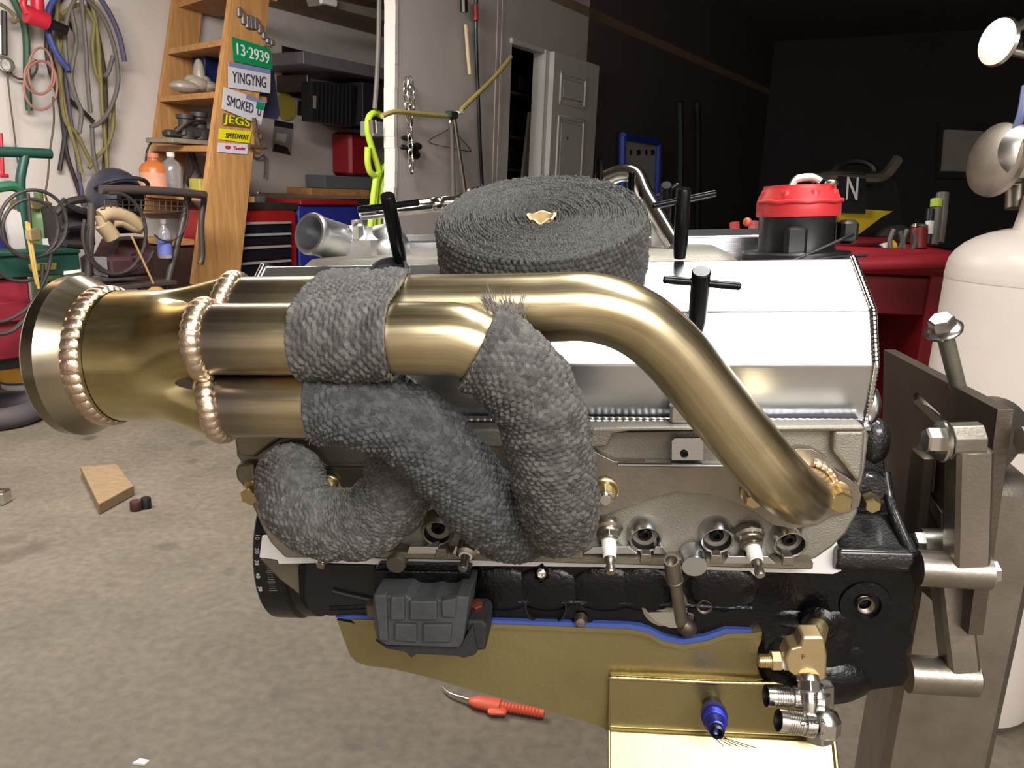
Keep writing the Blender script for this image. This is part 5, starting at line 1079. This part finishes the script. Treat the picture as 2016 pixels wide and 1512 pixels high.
# plates and stickers on the end board
def sign(name, label, cat, px, k, mt, parts, border=None):
    t = thing(name, label, cat, RP(sum(p[0] for p in px)/4, max(p[1] for p in px), k), 'plates and stickers on the bookcase end board'); rquad('sign_face', mt, px, k, .003, parent=t)
    P4 = [RC(a, b, k) for a, b in px]; ax = (P4[1]-P4[0]).normalized(); w = (P4[1]-P4[0]).length; h = (P4[3]-P4[0]).length; ay = (P4[0]-P4[3]).normalized(); o0 = P4[3]
    for s, u, v, hh, mt2, ww in parts: text_mesh('lettering', s, mt2, t, o0+ax*w*u+ay*h*v+V((0, -.002, 0)), ax, ay, h*hh, .0015, w*ww, RW)
    return t, ax, ay, o0, w, h
m_ink2 = mat('dark_ink', (52, 52, 66), .5); m_yel = mat('yellow_print', (226, 216, 30), .45); m_wht = mat('white_print', (230, 230, 228), .5); m_plg = mat('plate_green', (22, 136, 88), .35); m_plw = mat('plate_white', (206, 204, 210), .4); m_rdp = mat('red_print', (190, 40, 60), .5)
sign('number_plate', 'green number plate 13-2939 on the bookcase end board', 'number plate', [(457, 72), (533, 96), (537, 137), (460, 120)], KE-.012, m_plg, [('13·2939', .52, .56, .46, m_wht, .82), ('MICHIGAN', .5, .15, .12, m_wht, .5)] if False else [('13·2939', .52, .55, .48, m_wht, .84)])
t, ax, ay, o0, w, h = sign('number_plate', 'white number plate YINGYNG on the bookcase end board', 'number plate', [(450, 121), (533, 137), (532, 184), (450, 172)], KE-.010, m_plw, [('YINGYNG', .48, .44, .44, m_ink2, .80)]); rquad('plate_sky', c_('plate_blue', (120, 130, 176)), [(450, 121), (533, 137), (533, 146), (450, 130)], KE-.0125, .002, parent=t)
t, *_ = sign('number_plate', 'white number plate SMOKED hanging crooked above the yellow stickers', 'number plate', [(441, 171), (523, 200), (514, 246), (437, 214)], KE-.014, m_plw, [('SMOKED', .40, .46, .46, m_ink2, .62), ('U', .86, .42, .40, m_ink2, .08)]); rquad('plate_sticker', m_plg, [(506, 200), (521, 204), (519, 217), (504, 213)], KE-.017, .002, parent=t); rquad('plate_sky', c_('plate_blue2', (120, 130, 176)), [(486, 186), (523, 200), (522, 206), (484, 194)], KE-.0165, .002, parent=t)
t, *_ = sign('sticker', 'bright yellow JEGS sticker on the bookcase end board', 'sticker', [(440, 223), (494, 234), (492, 252), (438, 246)], KE-.006, c_('black_sticker', (96, 84, 40)), [('JEGS', .5, .5, .92, m_yel, .94)])
sign('sticker', 'yellow SPEEDWAY sticker below the JEGS one', 'sticker', [(433, 253), (495, 259), (491, 282), (430, 274)], KE-.006, m_yel, [('SPEEDWAY', .56, .42, .46, m_ink2, .72)])
t, ax, ay, o0, w, h = sign('sticker', 'white sticker with a red swoosh, lowest on the bookcase end board', 'sticker', [(430, 281), (490, 284), (487, 304), (429, 299)], KE-.006, mat('pale_violet', (214, 206, 222), .5), [('Thunder', .68, .5, .36, m_rdp, .4)]); M().ball(o0+ax*w*.3+ay*h*.55+V((0, -.002, 0)), .012, 12, (1.6, .1, .8)).build('red_swoosh', m_rdp, t, RW)
m = M(); 
for k in range(9):
    u = k/8; p = RC(472+64*u, 24+58*u+6*sin(9*u), KE-.012); m.box(p, (.034, .02, .05+.02*sin(5*u)), Matrix.Identity(4), bev=.006)
tag(m.build('car_emblem', c_('pitted_chrome', (110, 100, 98), .35), None, RW), 'slanted pitted chrome car emblem at the top of the bookcase end board', 'emblem')
rtube('wall_hook', c_('hook_rust', (96, 76, 58), .5), [(500, 232), (504, 262), (512, 290), (520, 288)], KE-.03, .012, 'rusty iron hook on the edge of the bookcase end board', 'hook', extra=[[(490, 288), (525, 290)], [(500, 258), (512, 262), (512, 274)]])
# goods on the shelves
rbox('blue_box', c_('navy_box', (30, 42, 96), .5), 404, 446, 108, 170, 4.26, .12, 'navy blue box on the second shelf of the bookcase', 'box')
wp = thing('wrapped_part', 'clear plastic wrapped part on the second shelf of the bookcase', 'wrapped part', RP(385, 176, 4.25)); m_grf = c_('greyish_film', (176, 166, 150), .35)
for p, s in (((366, 171), (1.3, .9, .5)), ((386, 166), (1.1, .9, .6)), ((392, 150), (.45, .5, 1.3)), ((404, 170), (1, .9, .5)), ((378, 160), (.6, .6, .5)), ((398, 158), (.7, .6, .4))): M().ball(RC(*p, 4.2), .075, 14, s).build('film_lump', m_grf, wp, RW)
cb_ = thing('carburettor', 'dark carburettor-like engine part on a board on the third shelf', 'engine part', RP(385, 286, 4.2)); rbox('base_board', c_('pale_board', (150, 140, 122)), 340, 416, 274, 284, 4.05, .25, parent=cb_)
m_cst = c_('dirty_metal', (66, 62, 62), .5)
q0 = RC(372, 266, 4.15); zb0 = RC(372, 273, 4.15).z
for k, (dx, dy, r0, h0) in enumerate(((-.02, 0, .050, .13), (.075, 0, .050, .15))): M().lathe([(r0, 0), (r0, h0*.3), (r0*.8, h0*.34), (r0*.8, h0*.8), (r0, h0*.84), (r0, h0), (r0*.75, h0), (r0*.7, h0*.6), (.0001, h0*.58)], V((q0.x+dx, q0.y+dy, zb0)), (0, 0, 1), 24).build('throttle_barrel', m_cst, cb_, RW)
M().box((q0.x+.03, q0.y, zb0+.035), (.20, .09, .06), bev=.012).build('float_bowl', m_cst, cb_, RW); M().box((q0.x-.11, q0.y, zb0+.02), (.09, .07, .04), bev=.01).build('casting_foot', m_cst, cb_, RW)
M().tube(catmull([V((q0.x-.12, q0.y-.05, zb0+.03)), V((q0.x-.03, q0.y-.06, zb0+.09)), V((q0.x+.08, q0.y-.055, zb0+.1))], 6), .008, 8).build('linkage_rod', m_zinc, cb_, RW)
bottle('soap_bottle', 'orange hand-cleaner bottle under the lowest shelf of the bookcase', 306, 378, 302, 4.1, .075, c_('orange_soap', (206, 118, 62), .35), c_('orange_cap', (214, 132, 110), .4), c_('pale_label', (222, 160, 130)))
bottle('water_bottle', 'clear plastic bottle next to the orange one', 340, 372, 300, 4.05, .055, m_clr, m_white)
rtube('power_cord', h_blk, [(305, 272), (292, 290), (287, 318), (285, 360), (286, 390)], 4.3, .006, 'thin black cord clipped to the wall beside the bookcase', 'cord')
rbox('brown_crate', c_('crate_brown', (70, 48, 40), .7), 330, 392, 486, 580, 4.0, .3, 'dark brown crate under the bottom of the bookcase', 'crate'); rbox('tan_plank', m_woodh, 336, 384, 472, 484, 3.98, .3, 'tan plank lying on the dark brown crate', 'plank')
rtube('shelf_cable', h_blk, [(372, 300), (378, 330), (370, 360), (384, 372), (392, 350)], 4.2, .010, 'black looped cable hanging under the lowest shelf', 'cable', extra=[[(380, 300), (392, 340), (404, 360)]])
rbox('yellow_carton', c_('yellow_carton', (200, 190, 90)), 394, 412, 352, 385, 4.0, .1, 'small yellow and white carton under the lowest shelf', 'carton')

# ---- work bench, tool chest, alcove wall
KD = 3.95
wb = thing('work_bench', 'wooden topped bench along the alcove wall', 'bench', G(520, 700)); rbox('bench_top', m_ply, 488, 800, 384, 392, 4.2, .28, parent=wb)
for x in (500, 640): rbox('leg', m_ply, x, x+18, 392, 660, 4.3, .1, parent=wb)
tc2 = thing('tool_cabinet', 'red tool cabinet with black drawers beside the bookcase', 'tool cabinet', G(515, 700)); m_dr = c_('drawer_black', (22, 22, 28), .35); m_rc = c_('cabinet_red', (150, 26, 30), .4); m_tr = c_('drawer_trim', (150, 148, 146), .35)
rbox('cabinet_body', m_rc, 446, 586, 415, 640, KD-.17, .38, parent=tc2, bev=.008)
for i, (y0, y1) in enumerate(((440, 459), (463, 482), (488, 512), (518, 560), (566, 612))):
    d = rbox('drawer', m_dr, 452, 574, y0, y1, KD-.195, .03, parent=tc2); rbox('drawer_pull', m_tr, 452, 574, y0-3, y0+2, KD-.205, .02, parent=d, bev=.002)
bcb = thing('blue_cabinet', 'royal blue steel cabinet with a red lid behind the open water neck', 'cabinet', G(650, 680)); rbox('cabinet_body', c_('royal_blue', (42, 50, 140), .4), 590, 716, 404, 640, KD-.15, .36, parent=bcb, bev=.008); rbox('cabinet_lid', m_rc, 592, 706, 394, 404, KD-.17, .40, parent=bcb)
rbox('cabinet_tray', m_dsteel, 474, 588, 400, 414, KD-.15, .3, 'grey tray of oddments on top of the red tool cabinet', 'tray')
for x, y, r, cc in ((476, 384, .05, (90, 84, 80)), (500, 388, .04, (200, 196, 190)), (540, 390, .04, (60, 56, 56)), (570, 388, .03, (130, 120, 110))):
    pass
bottle('oil_can', 'squat grey can on the tray over the red tool cabinet', 508, 399, 378, KD, .05, c_('grey_can', (120, 116, 112), .35), m_zinc)
rbox('wood_plank', m_woodh, 612, 728, 372, 385, 4.22, .24, 'short wooden plank on the bench under the grey ledge', 'plank', bev=.003)
rbox('grey_ledge', c_('slate_grey', (104, 108, 112), .6), 640, 736, 347, 372, 4.24, .2, 'slate grey box lying on the wooden plank', 'box')
# alcove wall posters and shelf, measured on the wall behind
k = KW-.012
def poster(name, label, px, base, blobs, cat='poster'):
    t = thing(name, label, cat, RP(px[3][0], px[3][1], k), 'pictures on the alcove wall'); rquad('sheet', base, px, k, .006, parent=t)
    for q, mt in blobs: rquad('print', mt, q, k-.002, .001, parent=t)
m_pd = c_('poster_dark', (48, 30, 32)); m_pp = c_('poster_pink', (190, 104, 110)); m_pg = c_('poster_grey', (150, 146, 142)); m_pw = c_('poster_white', (206, 200, 196)); m_pb = c_('poster_black', (40, 38, 40)); m_pr = c_('poster_redbrown', (120, 70, 62))
poster('wall_poster', 'dark red poster with a pink figure on the alcove wall', [(556, 90), (606, 102), (606, 197), (558, 187)], m_pd, [([(578, 130), (588, 132), (590, 160), (576, 156)], m_pp), ([(576, 156), (582, 158), (576, 180), (570, 176)], m_pp), ([(584, 158), (590, 160), (588, 182), (583, 180)], m_pp)])
poster('wall_poster', 'black and white car poster beneath the yellow disc', [(541, 236), (577, 243), (573, 305), (536, 297)], m_pg, [([(541, 236), (577, 243), (576, 254), (540, 248)], m_pb), ([(545, 262), (566, 264), (562, 280), (542, 276)], m_pw), ([(540, 282), (566, 290), (572, 305), (537, 297)], m_pb)])
poster('framed_picture', 'framed picture with white and dark shapes in front of the red case', [(663, 290), (703, 296), (701, 350), (662, 346)], m_pd, [([(668, 300), (698, 304), (697, 316), (668, 312)], m_pw), ([(680, 308), (686, 309), (685, 330), (679, 328)], m_pw), ([(667, 322), (696, 326), (694, 336), (667, 332)], m_pg), ([(666, 338), (692, 340), (692, 346), (666, 344)], m_pr)], 'picture')
rquad('blue_folder', c_('slate_blue', (72, 78, 112)), [(522, 108), (538, 130), (551, 226), (546, 235), (512, 230), (505, 180)], k-.62, .02, 'slate blue folder hanging behind the number plates', 'folder')
tag(M().lathe([(.09, 0), (.09, -.008), (.0001, -.009)], RC(562, 210, k), (0, 1, 0), 28).build('yellow_disc', c_('mustard_disc', (176, 160, 70)), None, RW), 'mustard yellow disc on the alcove wall', 'disc')
rquad('dark_tag', m_pb, [(588, 198), (601, 200), (600, 228), (587, 226)], k-.004, .01, 'small dark tag on the alcove wall beside the yellow disc', 'tag')
rtube('chain_loop', h_gry, [(494, 300), (500, 310), (510, 312), (520, 306), (522, 330), (520, 350)], k-.02, .006, 'thin pale chain looping on the alcove wall below the stickers', 'chain')
ws = thing('storage_shelf', 'deep grey wall shelf in the alcove', 'shelf', RP(700, 150, KW)); rbox('shelf_board', c_('shelf_grey', (112, 106, 112), .5), 598, 800, 122, 146, KW-.5, .5, parent=ws); rbox('shelf_bracket', m_dsteel, 605, 612, 146, 180, KW-.3, .3, parent=ws)
bb = thing('black_bin', 'black plastic bin hanging under the deep wall shelf', 'bin', RP(660, 245, KW-.3)); rquad('bin_front', c_('bin_black', (34, 34, 34), .45), [(616, 160), (700, 166), (694, 250), (617, 238)], KW-.42, .11, parent=bb); rquad('bin_label', m_pg, [(617, 188), (623, 189), (622, 214), (617, 213)], KW-.424, .004, parent=bb)
for xx in range(9): rquad('bin_rib', m_dark, [(628+8*xx, 164+xx*.6), (631+8*xx, 164+xx*.6), (629+8*xx, 240+xx), (626+8*xx, 240+xx)], KW-.428, .008, parent=bb)
rbox('dark_case', c_('case_dark', (36, 34, 38)), 714, 770, 166, 250, KW-.44, .4, 'tall dark case next to the black bin', 'case'); rbox('red_case', c_('case_red', (150, 28, 38), .45), 690, 738, 262, 347, 4.25, .2, 'bright red case on the bench behind the lime cord', 'case', bev=.02)
rbox('ballast_box', c_('pale_grey_box', (150, 150, 152), .5), 735, 764, 240, 270, KP+.5, .1, 'pale grey box behind the hanging lime cord', 'box')
lf = thing('ceiling_fixture', 'unlit strip light fixture under the alcove ceiling', 'light fixture', RP(700, 20, 3.6)); rquad('housing', c_('fixture_grey', (130, 122, 112)), [(630, -6), (770, 24), (770, 44), (636, 10)], 3.7, .12, parent=lf)
for dy in (0, 9): rtube('tube_light', m_white, [(632, -2+dy*.4), (660, 4+dy*.5)], 3.66, .016, parent=lf)
# pull cord and lime extension cord
rtube('pull_rope', h_gry, [(747, -10), (746, 60), (743, 140), (738, 214)], KP+.1, .012, 'grey pull cord hanging down to the lime cord', 'cord')
m_lime = c_('lime_cord', (178, 208, 62), .4)
rtube('extension_cord', m_lime, [(752, 228), (738, 222), (726, 232), (724, 258), (732, 290), (742, 320), (748, 344)], KP+.12, .016, 'lime yellow extension cord looped over a hook at the partition edge', 'extension cord', n=10, extra=[[(724, 290), (724, 320), (730, 340), (744, 348)], [(766, 322), (752, 334), (742, 356), (738, 400), (732, 470)], [(766, 340), (756, 352), (748, 400), (744, 470)], [(742, 340), (736, 380), (732, 420), (726, 470)]])
rtube('cord_plug', m_zinc, [(733, 236), (735, 262)], KP+.06, .018, 'metal plug hanging inside the lime cord loop', 'plug')
# chain, bungee, hanger, aerials on the partition
kp = KP-.03
def chain(name, label, pts, k, r, w, ln):
    t = []; pth, L = resample(catmull([RC(x, y, k) for x, y in pts], 6), ln*1.5)
    m = M()
    for i in range(len(pth)-1):
        a, b = pth[i], pth[i+1]; d = (b-a).normalized(); s = V((1, 0, 0)) if i % 2 else V((0, 1, 0)); c = (a+b)/2
        m.tube([c+d*cos(2*pi*q/12)*ln+s*sin(2*pi*q/12)*w for q in range(12)], r, 6, closed=True)
    return tag(m.build(name, m_zinc, None, RW), label, 'chain')
chain('hanging_chain', 'bright steel chain hanging on the partition wall', [(800, 155), (799, 180), (802, 215), (806, 250), (808, 290), (810, 340)], kp-.03, .005, .014, .024)
chain('hanging_chain', 'second darker strand of chain close behind the bright one', [(806, 152), (812, 180), (810, 220), (806, 250)], kp-.02, .005, .014, .024)
m = M()
for p, s in (((812, 296), (1, .4, .8)), ((822, 288), (.7, .4, .4)), ((800, 272), (.8, .4, .3)), ((795, 290), (.6, .3, .3)), ((818, 305), (.8, .4, .5))): m.ball(RC(*p, kp), .045, 12, s)
tag(m.build('hook_bracket', m_dark, None, RW), 'black clover-shaped hook bracket behind the chain', 'hook')
rtube('bungee_cord', c_('mustard_bungee', (176, 160, 96)), [(752, 229), (768, 222), (785, 220), (840, 226), (886, 229)], kp-.05, .012, 'mustard bungee cord stretched along the partition to a plastic hook', 'bungee cord', extra=[[(908, 216), (940, 185), (975, 150), (1006, 112)]])
hk = thing('hanger_clip', 'dark green and white plastic clip holding the bungee cord', 'clip', RP(898, 224, kp-.05)); rbox('clip_body', c_('clip_green', (40, 60, 48)), 888, 903, 219, 233, kp-.08, .04, parent=hk); rbox('clip_tip', m_white, 904, 914, 219, 225, kp-.07, .03, parent=hk); rtube('clip_hook', m_zinc, [(888, 230), (886, 243), (890, 248)], kp-.05, .008, parent=hk)
rtube('wire_hanger', m_zinc, [(889, 250), (870, 262), (848, 274), (848, 282), (890, 292), (924, 298), (924, 292), (905, 270), (893, 250)], kp-.02, .003, 'thin wire clothes hanger on the partition wall', 'hanger')
rtube('metal_tube', m_zinc, [(894, 234), (902, 290), (914, 370), (920, 420)], kp-.06, .012, 'bright thin metal tube leaning on the partition wall', 'tube', n=10); rtube('metal_tube', h_gry, [(888, 240), (891, 300), (893, 420)], kp-.05, .012, 'dull grey tube hanging beside the bright one', 'tube', n=10)
rtube('black_cable', m_dark, [(938, -10), (937, 60), (939, 130), (942, 200), (945, 280), (950, 372)], kp-.02, .010, 'single black cable running down the partition wall', 'cable', n=8); rtube('cable_plug', c_('plug_red', (150, 40, 44)), [(936, 8), (937, 40)], kp-.03, .014, 'red plug at the top of the black cable', 'plug')
wd_ = thing('wooden_stick', 'pale stick with a black upper grip hanging on the partition wall', 'stick', RP(922, 140, kp)); rtube('stick', m_card, [(917, 48), (921, 100), (925, 146)], kp-.02, .010, parent=wd_); rtube('grip', m_dark, [(913, -8), (914, 24)], kp-.02, .02, parent=wd_)
# inside the closet
rquad('white_board', m_wall, [(1044, 220), (1052, 222), (1047, 420), (1022, 420)], KP+.2, .02, 'white board leaning inside the dark doorway', 'board')
for i, (x0, x1, y0, y1, cc) in enumerate(((1006, 1022, 150, 182, (60, 40, 36)), (1024, 1044, 152, 180, (110, 106, 100)), (1006, 1030, 290, 332, (70, 40, 40)), (1008, 1040, 236, 268, (40, 40, 50)))):
    rbox('closet_box', c_('closet_tone', cc), x0, x1, y0, y1, KP+.7, .2, ['brown box on the upper closet shelf', 'pale box on the upper closet shelf', 'reddish box low in the dark closet', 'bluish box in the middle of the dark closet'][i], 'box', group='boxes in the dark closet')
for y in (184, 270, 334): rbox('closet_shelf', m_ply, 990, 1075, y, y+5, KP+.6, .38, 'dark closet shelf %s' % {184: 'carrying two boxes', 270: 'carrying the bluish box', 334: 'carrying the reddish box'}[y], 'shelf', group='shelves in the dark closet')
bl = thing('framed_board', 'blue framed white board standing in the dim corner past the door', 'board', RP(1260, 350, KP-.05)); m_bf = c_('blue_frame', (46, 70, 168), .4)
rquad('board_face', m_wall2, [(1226, 270), (1294, 284), (1290, 420), (1222, 420)], KP-.06, .02, parent=bl)
for L in ([(1224, 420), (1226, 268)], [(1226, 268), (1296, 280)], [(1296, 280), (1292, 420)]): rtube('frame_bar', m_bf, L, KP-.07, .03, parent=bl, n=8)
for x, w_ in ((1240, 4), (1254, 7), (1270, 4), (1282, 6)): rquad('dark_smudge', m_ink2, [(x, 296), (x+w_, 294), (x+w_+1, 304), (x+1, 306)], KP-.064, .003, parent=bl)
rtube('wall_pipe', h_blk, [(1182, 312), (1184, 330), (1182, 400)], KP-.05, .02, 'short dark pipe between the door and the blue framed board', 'pipe')
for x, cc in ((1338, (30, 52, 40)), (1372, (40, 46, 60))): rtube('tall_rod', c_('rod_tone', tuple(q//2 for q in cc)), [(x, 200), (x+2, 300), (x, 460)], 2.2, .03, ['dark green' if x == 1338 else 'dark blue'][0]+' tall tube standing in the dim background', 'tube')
# ---- dim right-hand background: kart with number panel, picture, posters
kt = thing('kart', 'black and yellow racing kart parked in the dark background', 'kart', G(1680, 640)); FX = lambda px, py, d: P(px, py, d)
m_ky = mat('kart_yellow', (210, 180, 30), .4); dK = 3.2
def flat(name, mt, px, d, th, parent): return M().prism([P(a, b, d) for a, b in px], FW*th).build(name, mt, parent, None, smooth=False)
flat('nose_panel', m_ky, [(1640, 418), (1700, 412), (1758, 416), (1735, 428), (1690, 462), (1682, 470), (1668, 455), (1655, 432)], dK, .03, kt)
for c, r in (((1622, 476), .07), ((1764, 486), .085)): M().lathe([(.02, -.06), (r*.6, -.07), (r, -.05), (r, .05), (r*.6, .07), (.02, .06)], P(c[0], c[1], dK-.05), (.3, 1, 0), 28).build('tyre', m_rubber, kt)
M().tube([P(1684+38*cos(2*pi*q/24), 340+24*sin(2*pi*q/24), dK+.1) for q in range(24)], .016, 8, closed=True).build('steering_wheel', m_dark, kt)
flat('number_panel', m_dark, [(1650, 340), (1705, 342), (1704, 420), (1652, 418)], dK-.02, .02, kt); text_mesh('panel_letter', 'N', m_wht, kt, P(1678, 371, dK-.03), (1, 0, 0), V((0, .2, 1)).normalized(), .09, .002, .045)
M().tube(catmull([P(1600, 352, dK), P(1640, 345, dK), P(1700, 350, dK), P(1740, 346, dK), P(1768, 312, dK)], 5), .022, 8).build('handlebar', m_zinc, kt); flat('chassis', m_dark, [(1590, 360), (1765, 356), (1790, 520), (1570, 520)], dK+.12, .5, kt)
M().box((P(1680, 480, dK+.4)*1).to_3d()-V((0, 0, .25)), (.6, .5, .5)).build('kart_stand', m_dark, kt)
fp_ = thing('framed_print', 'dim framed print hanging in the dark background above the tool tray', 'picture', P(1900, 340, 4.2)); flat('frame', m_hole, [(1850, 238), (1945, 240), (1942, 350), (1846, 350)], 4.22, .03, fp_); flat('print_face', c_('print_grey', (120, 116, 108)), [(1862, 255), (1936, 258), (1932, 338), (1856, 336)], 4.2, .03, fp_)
# red tool cart with its tray of tools
rc_ = thing('red_tool_cart', 'red roll-around tool cart with an open tray behind the engine', 'tool cart', G(1790, 860)); dT = 1.98
m_rct = mat('cart_red_paint', (158, 38, 50), .4, 0, .1, 6)
zt0 = P(1790, 505, dT).z; pA0, pB0 = P(1650, 505, dT), P(1872, 505, dT); yc_ = dT
cxm = (pA0+pB0)/2; wT = (pB0-pA0).length; mx = Matrix.Translation(V((cxm.x, cxm.y+.18, 0)))
M().box((0, 0, zt0-.035), (wT+.06, .40, .02), mx, bev=.004).build('tray_floor', m_rct, rc_)
for c, s in (((0, -.20, zt0-.01), (wT+.06, .03, .06)), ((0, .2, zt0+.0), (wT+.06, .02, .06)), ((-wT/2-.02, 0, zt0-.01), (.02, .4, .06)), ((wT/2+.02, 0, zt0-.01), (.02, .4, .06))): M().box(c, s, mx, bev=.009).build('tray_rim', m_rct, rc_)
M().tube([mx @ V((-wT/2+.02, -.23, zt0-.02)), mx @ V((wT/2+.03, -.23, zt0+.0))], .018, 14).build('rim_tube', m_rct, rc_)
for sx in (-1, 1): M().box((sx*(wT/2-.02), .0, zt0/2-.02), (.04, .36, zt0-.03), mx, bev=.004).build('cart_side', m_rct, rc_)
M().box((0, .1, zt0/2), (wT, .02, zt0-.1), mx).build('cart_back', m_dred, rc_); M().box((0, 0, .2), (wT, .36, .02), mx).build('cart_shelf', m_dred, rc_); M().box((.01, -.16, zt0-.10), (wT-.06, .02, .1), mx, bev=.004).build('cart_apron', m_dred, rc_)
def tool(name, label, pts, r, mt, d=dT+.05, cat='tool', n=10, tip=None):
    t = thing(name, label, cat, P(*pts[0], d)); M().tube(catmull([P(a, b, d) for a, b in pts], 5), r, n).build('handle', mt, t)
    if tip: M().tube(catmull([P(a, b, d) for a, b in tip[0]], 5), tip[1], n).build('tool_tip', tip[2], t)
    return t
m_grey = c_('grey_plastic', (104, 98, 94), .45)
tool('marker_pen', 'grey stick with a lime green end standing in the red tray', [(1836, 482), (1842, 440), (1846, 395)], .013, m_grey, tip=([(1843, 408), (1844, 392)], .0145, m_lime)); tool('hammer_shaft', 'tall grey handle standing at the back of the red tray', [(1846, 478), (1852, 430), (1856, 380)], .016, m_grey, d=dT+.12)
tool('red_spray_can', 'red can with a chrome top standing in the red tray', [(1808, 490), (1810, 450)], .020, c_('can_red', (140, 40, 40), .35), tip=([(1810, 450), (1811, 444)], .021, m_chr)); tool('black_screwdriver', 'white and black screwdriver standing in the red tray', [(1826, 480), (1830, 440), (1833, 412)], .010, m_dark, tip=([(1829, 462), (1831, 436)], .011, m_white))
for i, dx in enumerate((0, 26)):
    pl = thing('pliers', ['grey pliers standing nearest the yellow cap in the red tray', 'grey pliers standing against the red can'][i], 'pliers', P(1762+dx, 505, dT))
    for L in ([(1758+dx, 500), (1752+dx, 475), (1760+dx, 452)], [(1764+dx, 500), (1776+dx, 478), (1772+dx, 455)]): M().tube(catmull([P(a, b, dT+.02) for a, b in L], 5), .006, 8).build('jaw_handle', m_grey, pl)
tool('yellow_tape', 'white roll with a yellow cap lying in the red tray', [(1735, 492), (1752, 488)], .016, m_white, tip=([(1752, 488), (1760, 486)], .018, mat('cap_yellow', (226, 190, 40), .4))); tool('dark_socket', 'black cylinder lying beside the yellow-capped roll', [(1712, 498), (1732, 493)], .015, m_dark); tool('clutter_bar', 'dark red bar lying along the back of the tray', [(1660, 482), (1700, 478), (1750, 476)], .014, m_dred, d=dT+.3)
m = M()
for k in range(14): p = P(rng.uniform(1670, 1740), rng.uniform(488, 500), dT+.02); m.box(p, (rng.uniform(.01, .03), .02, .012), Matrix.Identity(4), bev=.002)
tag(m.build('hardware_pile', c_('hardware_mix', (120, 104, 100), .4), None), 'loose small hardware scattered in the red tray', 'hardware', kind='stuff')
tag(M().tube([P(1482, 470, 1.9), P(1484, 436, 1.9)], .012, 8).build('crayon', c_('pale_red', (170, 90, 84)), None), 'small pale red tube standing behind the far valve cover', 'tube'); tag(M().tube([P(1448, 468, 1.9), P(1446, 438, 1.9)], .012, 8).build('crayon', c_('pink_red', (180, 60, 60)), None), 'small pinkish stub standing beside the pale red tube', 'tube')
# ---- white gas cylinder with valve
gc = thing('gas_cylinder', 'large white gas cylinder standing beside the engine stand', 'gas cylinder', G(2010, 1100)); dG = 1.62; gp = P(2024, 600, dG); Rg = (P(2024, 600, dG)-P(1868, 610, dG)).length*.985
ztp = P(2024, 446, dG-Rg*.3).z; m_cyl = mat('white_cylinder_paint', (222, 212, 204), .4, 0, .05, 5); o0 = V((gp.x, gp.y, 0))
M().lathe([(Rg*.7, 0), (Rg*.95, .02), (Rg, .07), (Rg, ztp-Rg*.55)]+[(Rg*cos(t), ztp-Rg*.55+Rg*.55*sin(t)) for t in [pi/2*k/8 for k in range(1, 9)]], o0, (0, 0, 1), 64).build('tank_body', m_cyl, gc)
M().lathe([(Rg*1.004, P(2000, 548, dG).z-.006), (Rg*1.006, P(2000, 548, dG).z), (Rg*1.004, P(2000, 548, dG).z+.006)], o0, (0, 0, 1), 64, cap=False).build('weld_band', m_cyl, gc)
zn = ztp-.01; nk_ = o0+V((-.01, -.02, 0)); M().lathe([(.055, zn), (.050, zn+.03), (.046, zn+.07)], nk_, (0, 0, 1), 28).build('neck_ring', m_cyl, gc)
M().lathe([(.026, zn), (.024, zn+.16), (.034, zn+.165), (.034, zn+.19)], nk_, (0, 0, 1), 20).build('valve_stem', m_dsteel, gc)
M().lathe([(.05, -.02), (.056, 0), (.056, .03), (.04, .05)], P(1990, 312, dG-.04), V((-1, -.25, .06)), 28).build('regulator_body', m_zinc, gc); M().lathe([(.066, .0), (.072, .004), (.070, .014), (.05, .02)], P(1968, 316, dG-.06), V((-1, -.2, .1)), 32).build('gauge_rim', m_steel, gc); M().lathe([(.042, 0), (.05, .02), (.03, .03)], P(2016, 300, dG-.1), V((-.3, -1, .1)), 28).build('gauge_body', m_zinc, gc)
M().tube([P(2004, 330, dG), P(2000, 410, dG)], .02, 14).build('valve_column', m_steel, gc); rqq = [(1922, 528), (1960, 524), (1958, 566), (1920, 570)]
flat_ = [P(a, b, dG-Rg*.9) for a, b in rqq]
M().tube(catmull([P(2020, 170, 1.5), P(2012, 220, 1.5), P(1998, 262, 1.52)], 6), .008, 10).build('gas_hose', c_('pale_blue_hose', (120, 130, 176), .4), gc)
wl = thing('work_lamp', 'bare metal clamp lamp head hanging at the edge of the dark corner', 'lamp', P(1990, 95, 1.5)); M().lathe([(.042, 0), (.045, .006), (.034, .02), (.02, .03), (.014, .05)], P(1962, 82, 1.5), V((1, .3, -.05)), 28).build('lamp_head', m_zinc, wl); M().tube([P(1985, 66, 1.5), P(2030, 40, 1.5)], .011, 12).build('lamp_arm', m_zinc, wl); M().tube([P(1978, 96, 1.5), P(2030, 108, 1.5)], .010, 12).build('lamp_arm', m_zinc, wl)
rb_ = thing('rail_rack', 'grey steel rails stacked behind the stand post at the frame edge', 'rails', G(2000, 1110)); 
for k, y in enumerate((1072, 1088, 1180)): M().tube([P(1990, y, 1.35), P(2060, y+4, 1.35)], .006, 8).build('rail', m_steel, rb_)
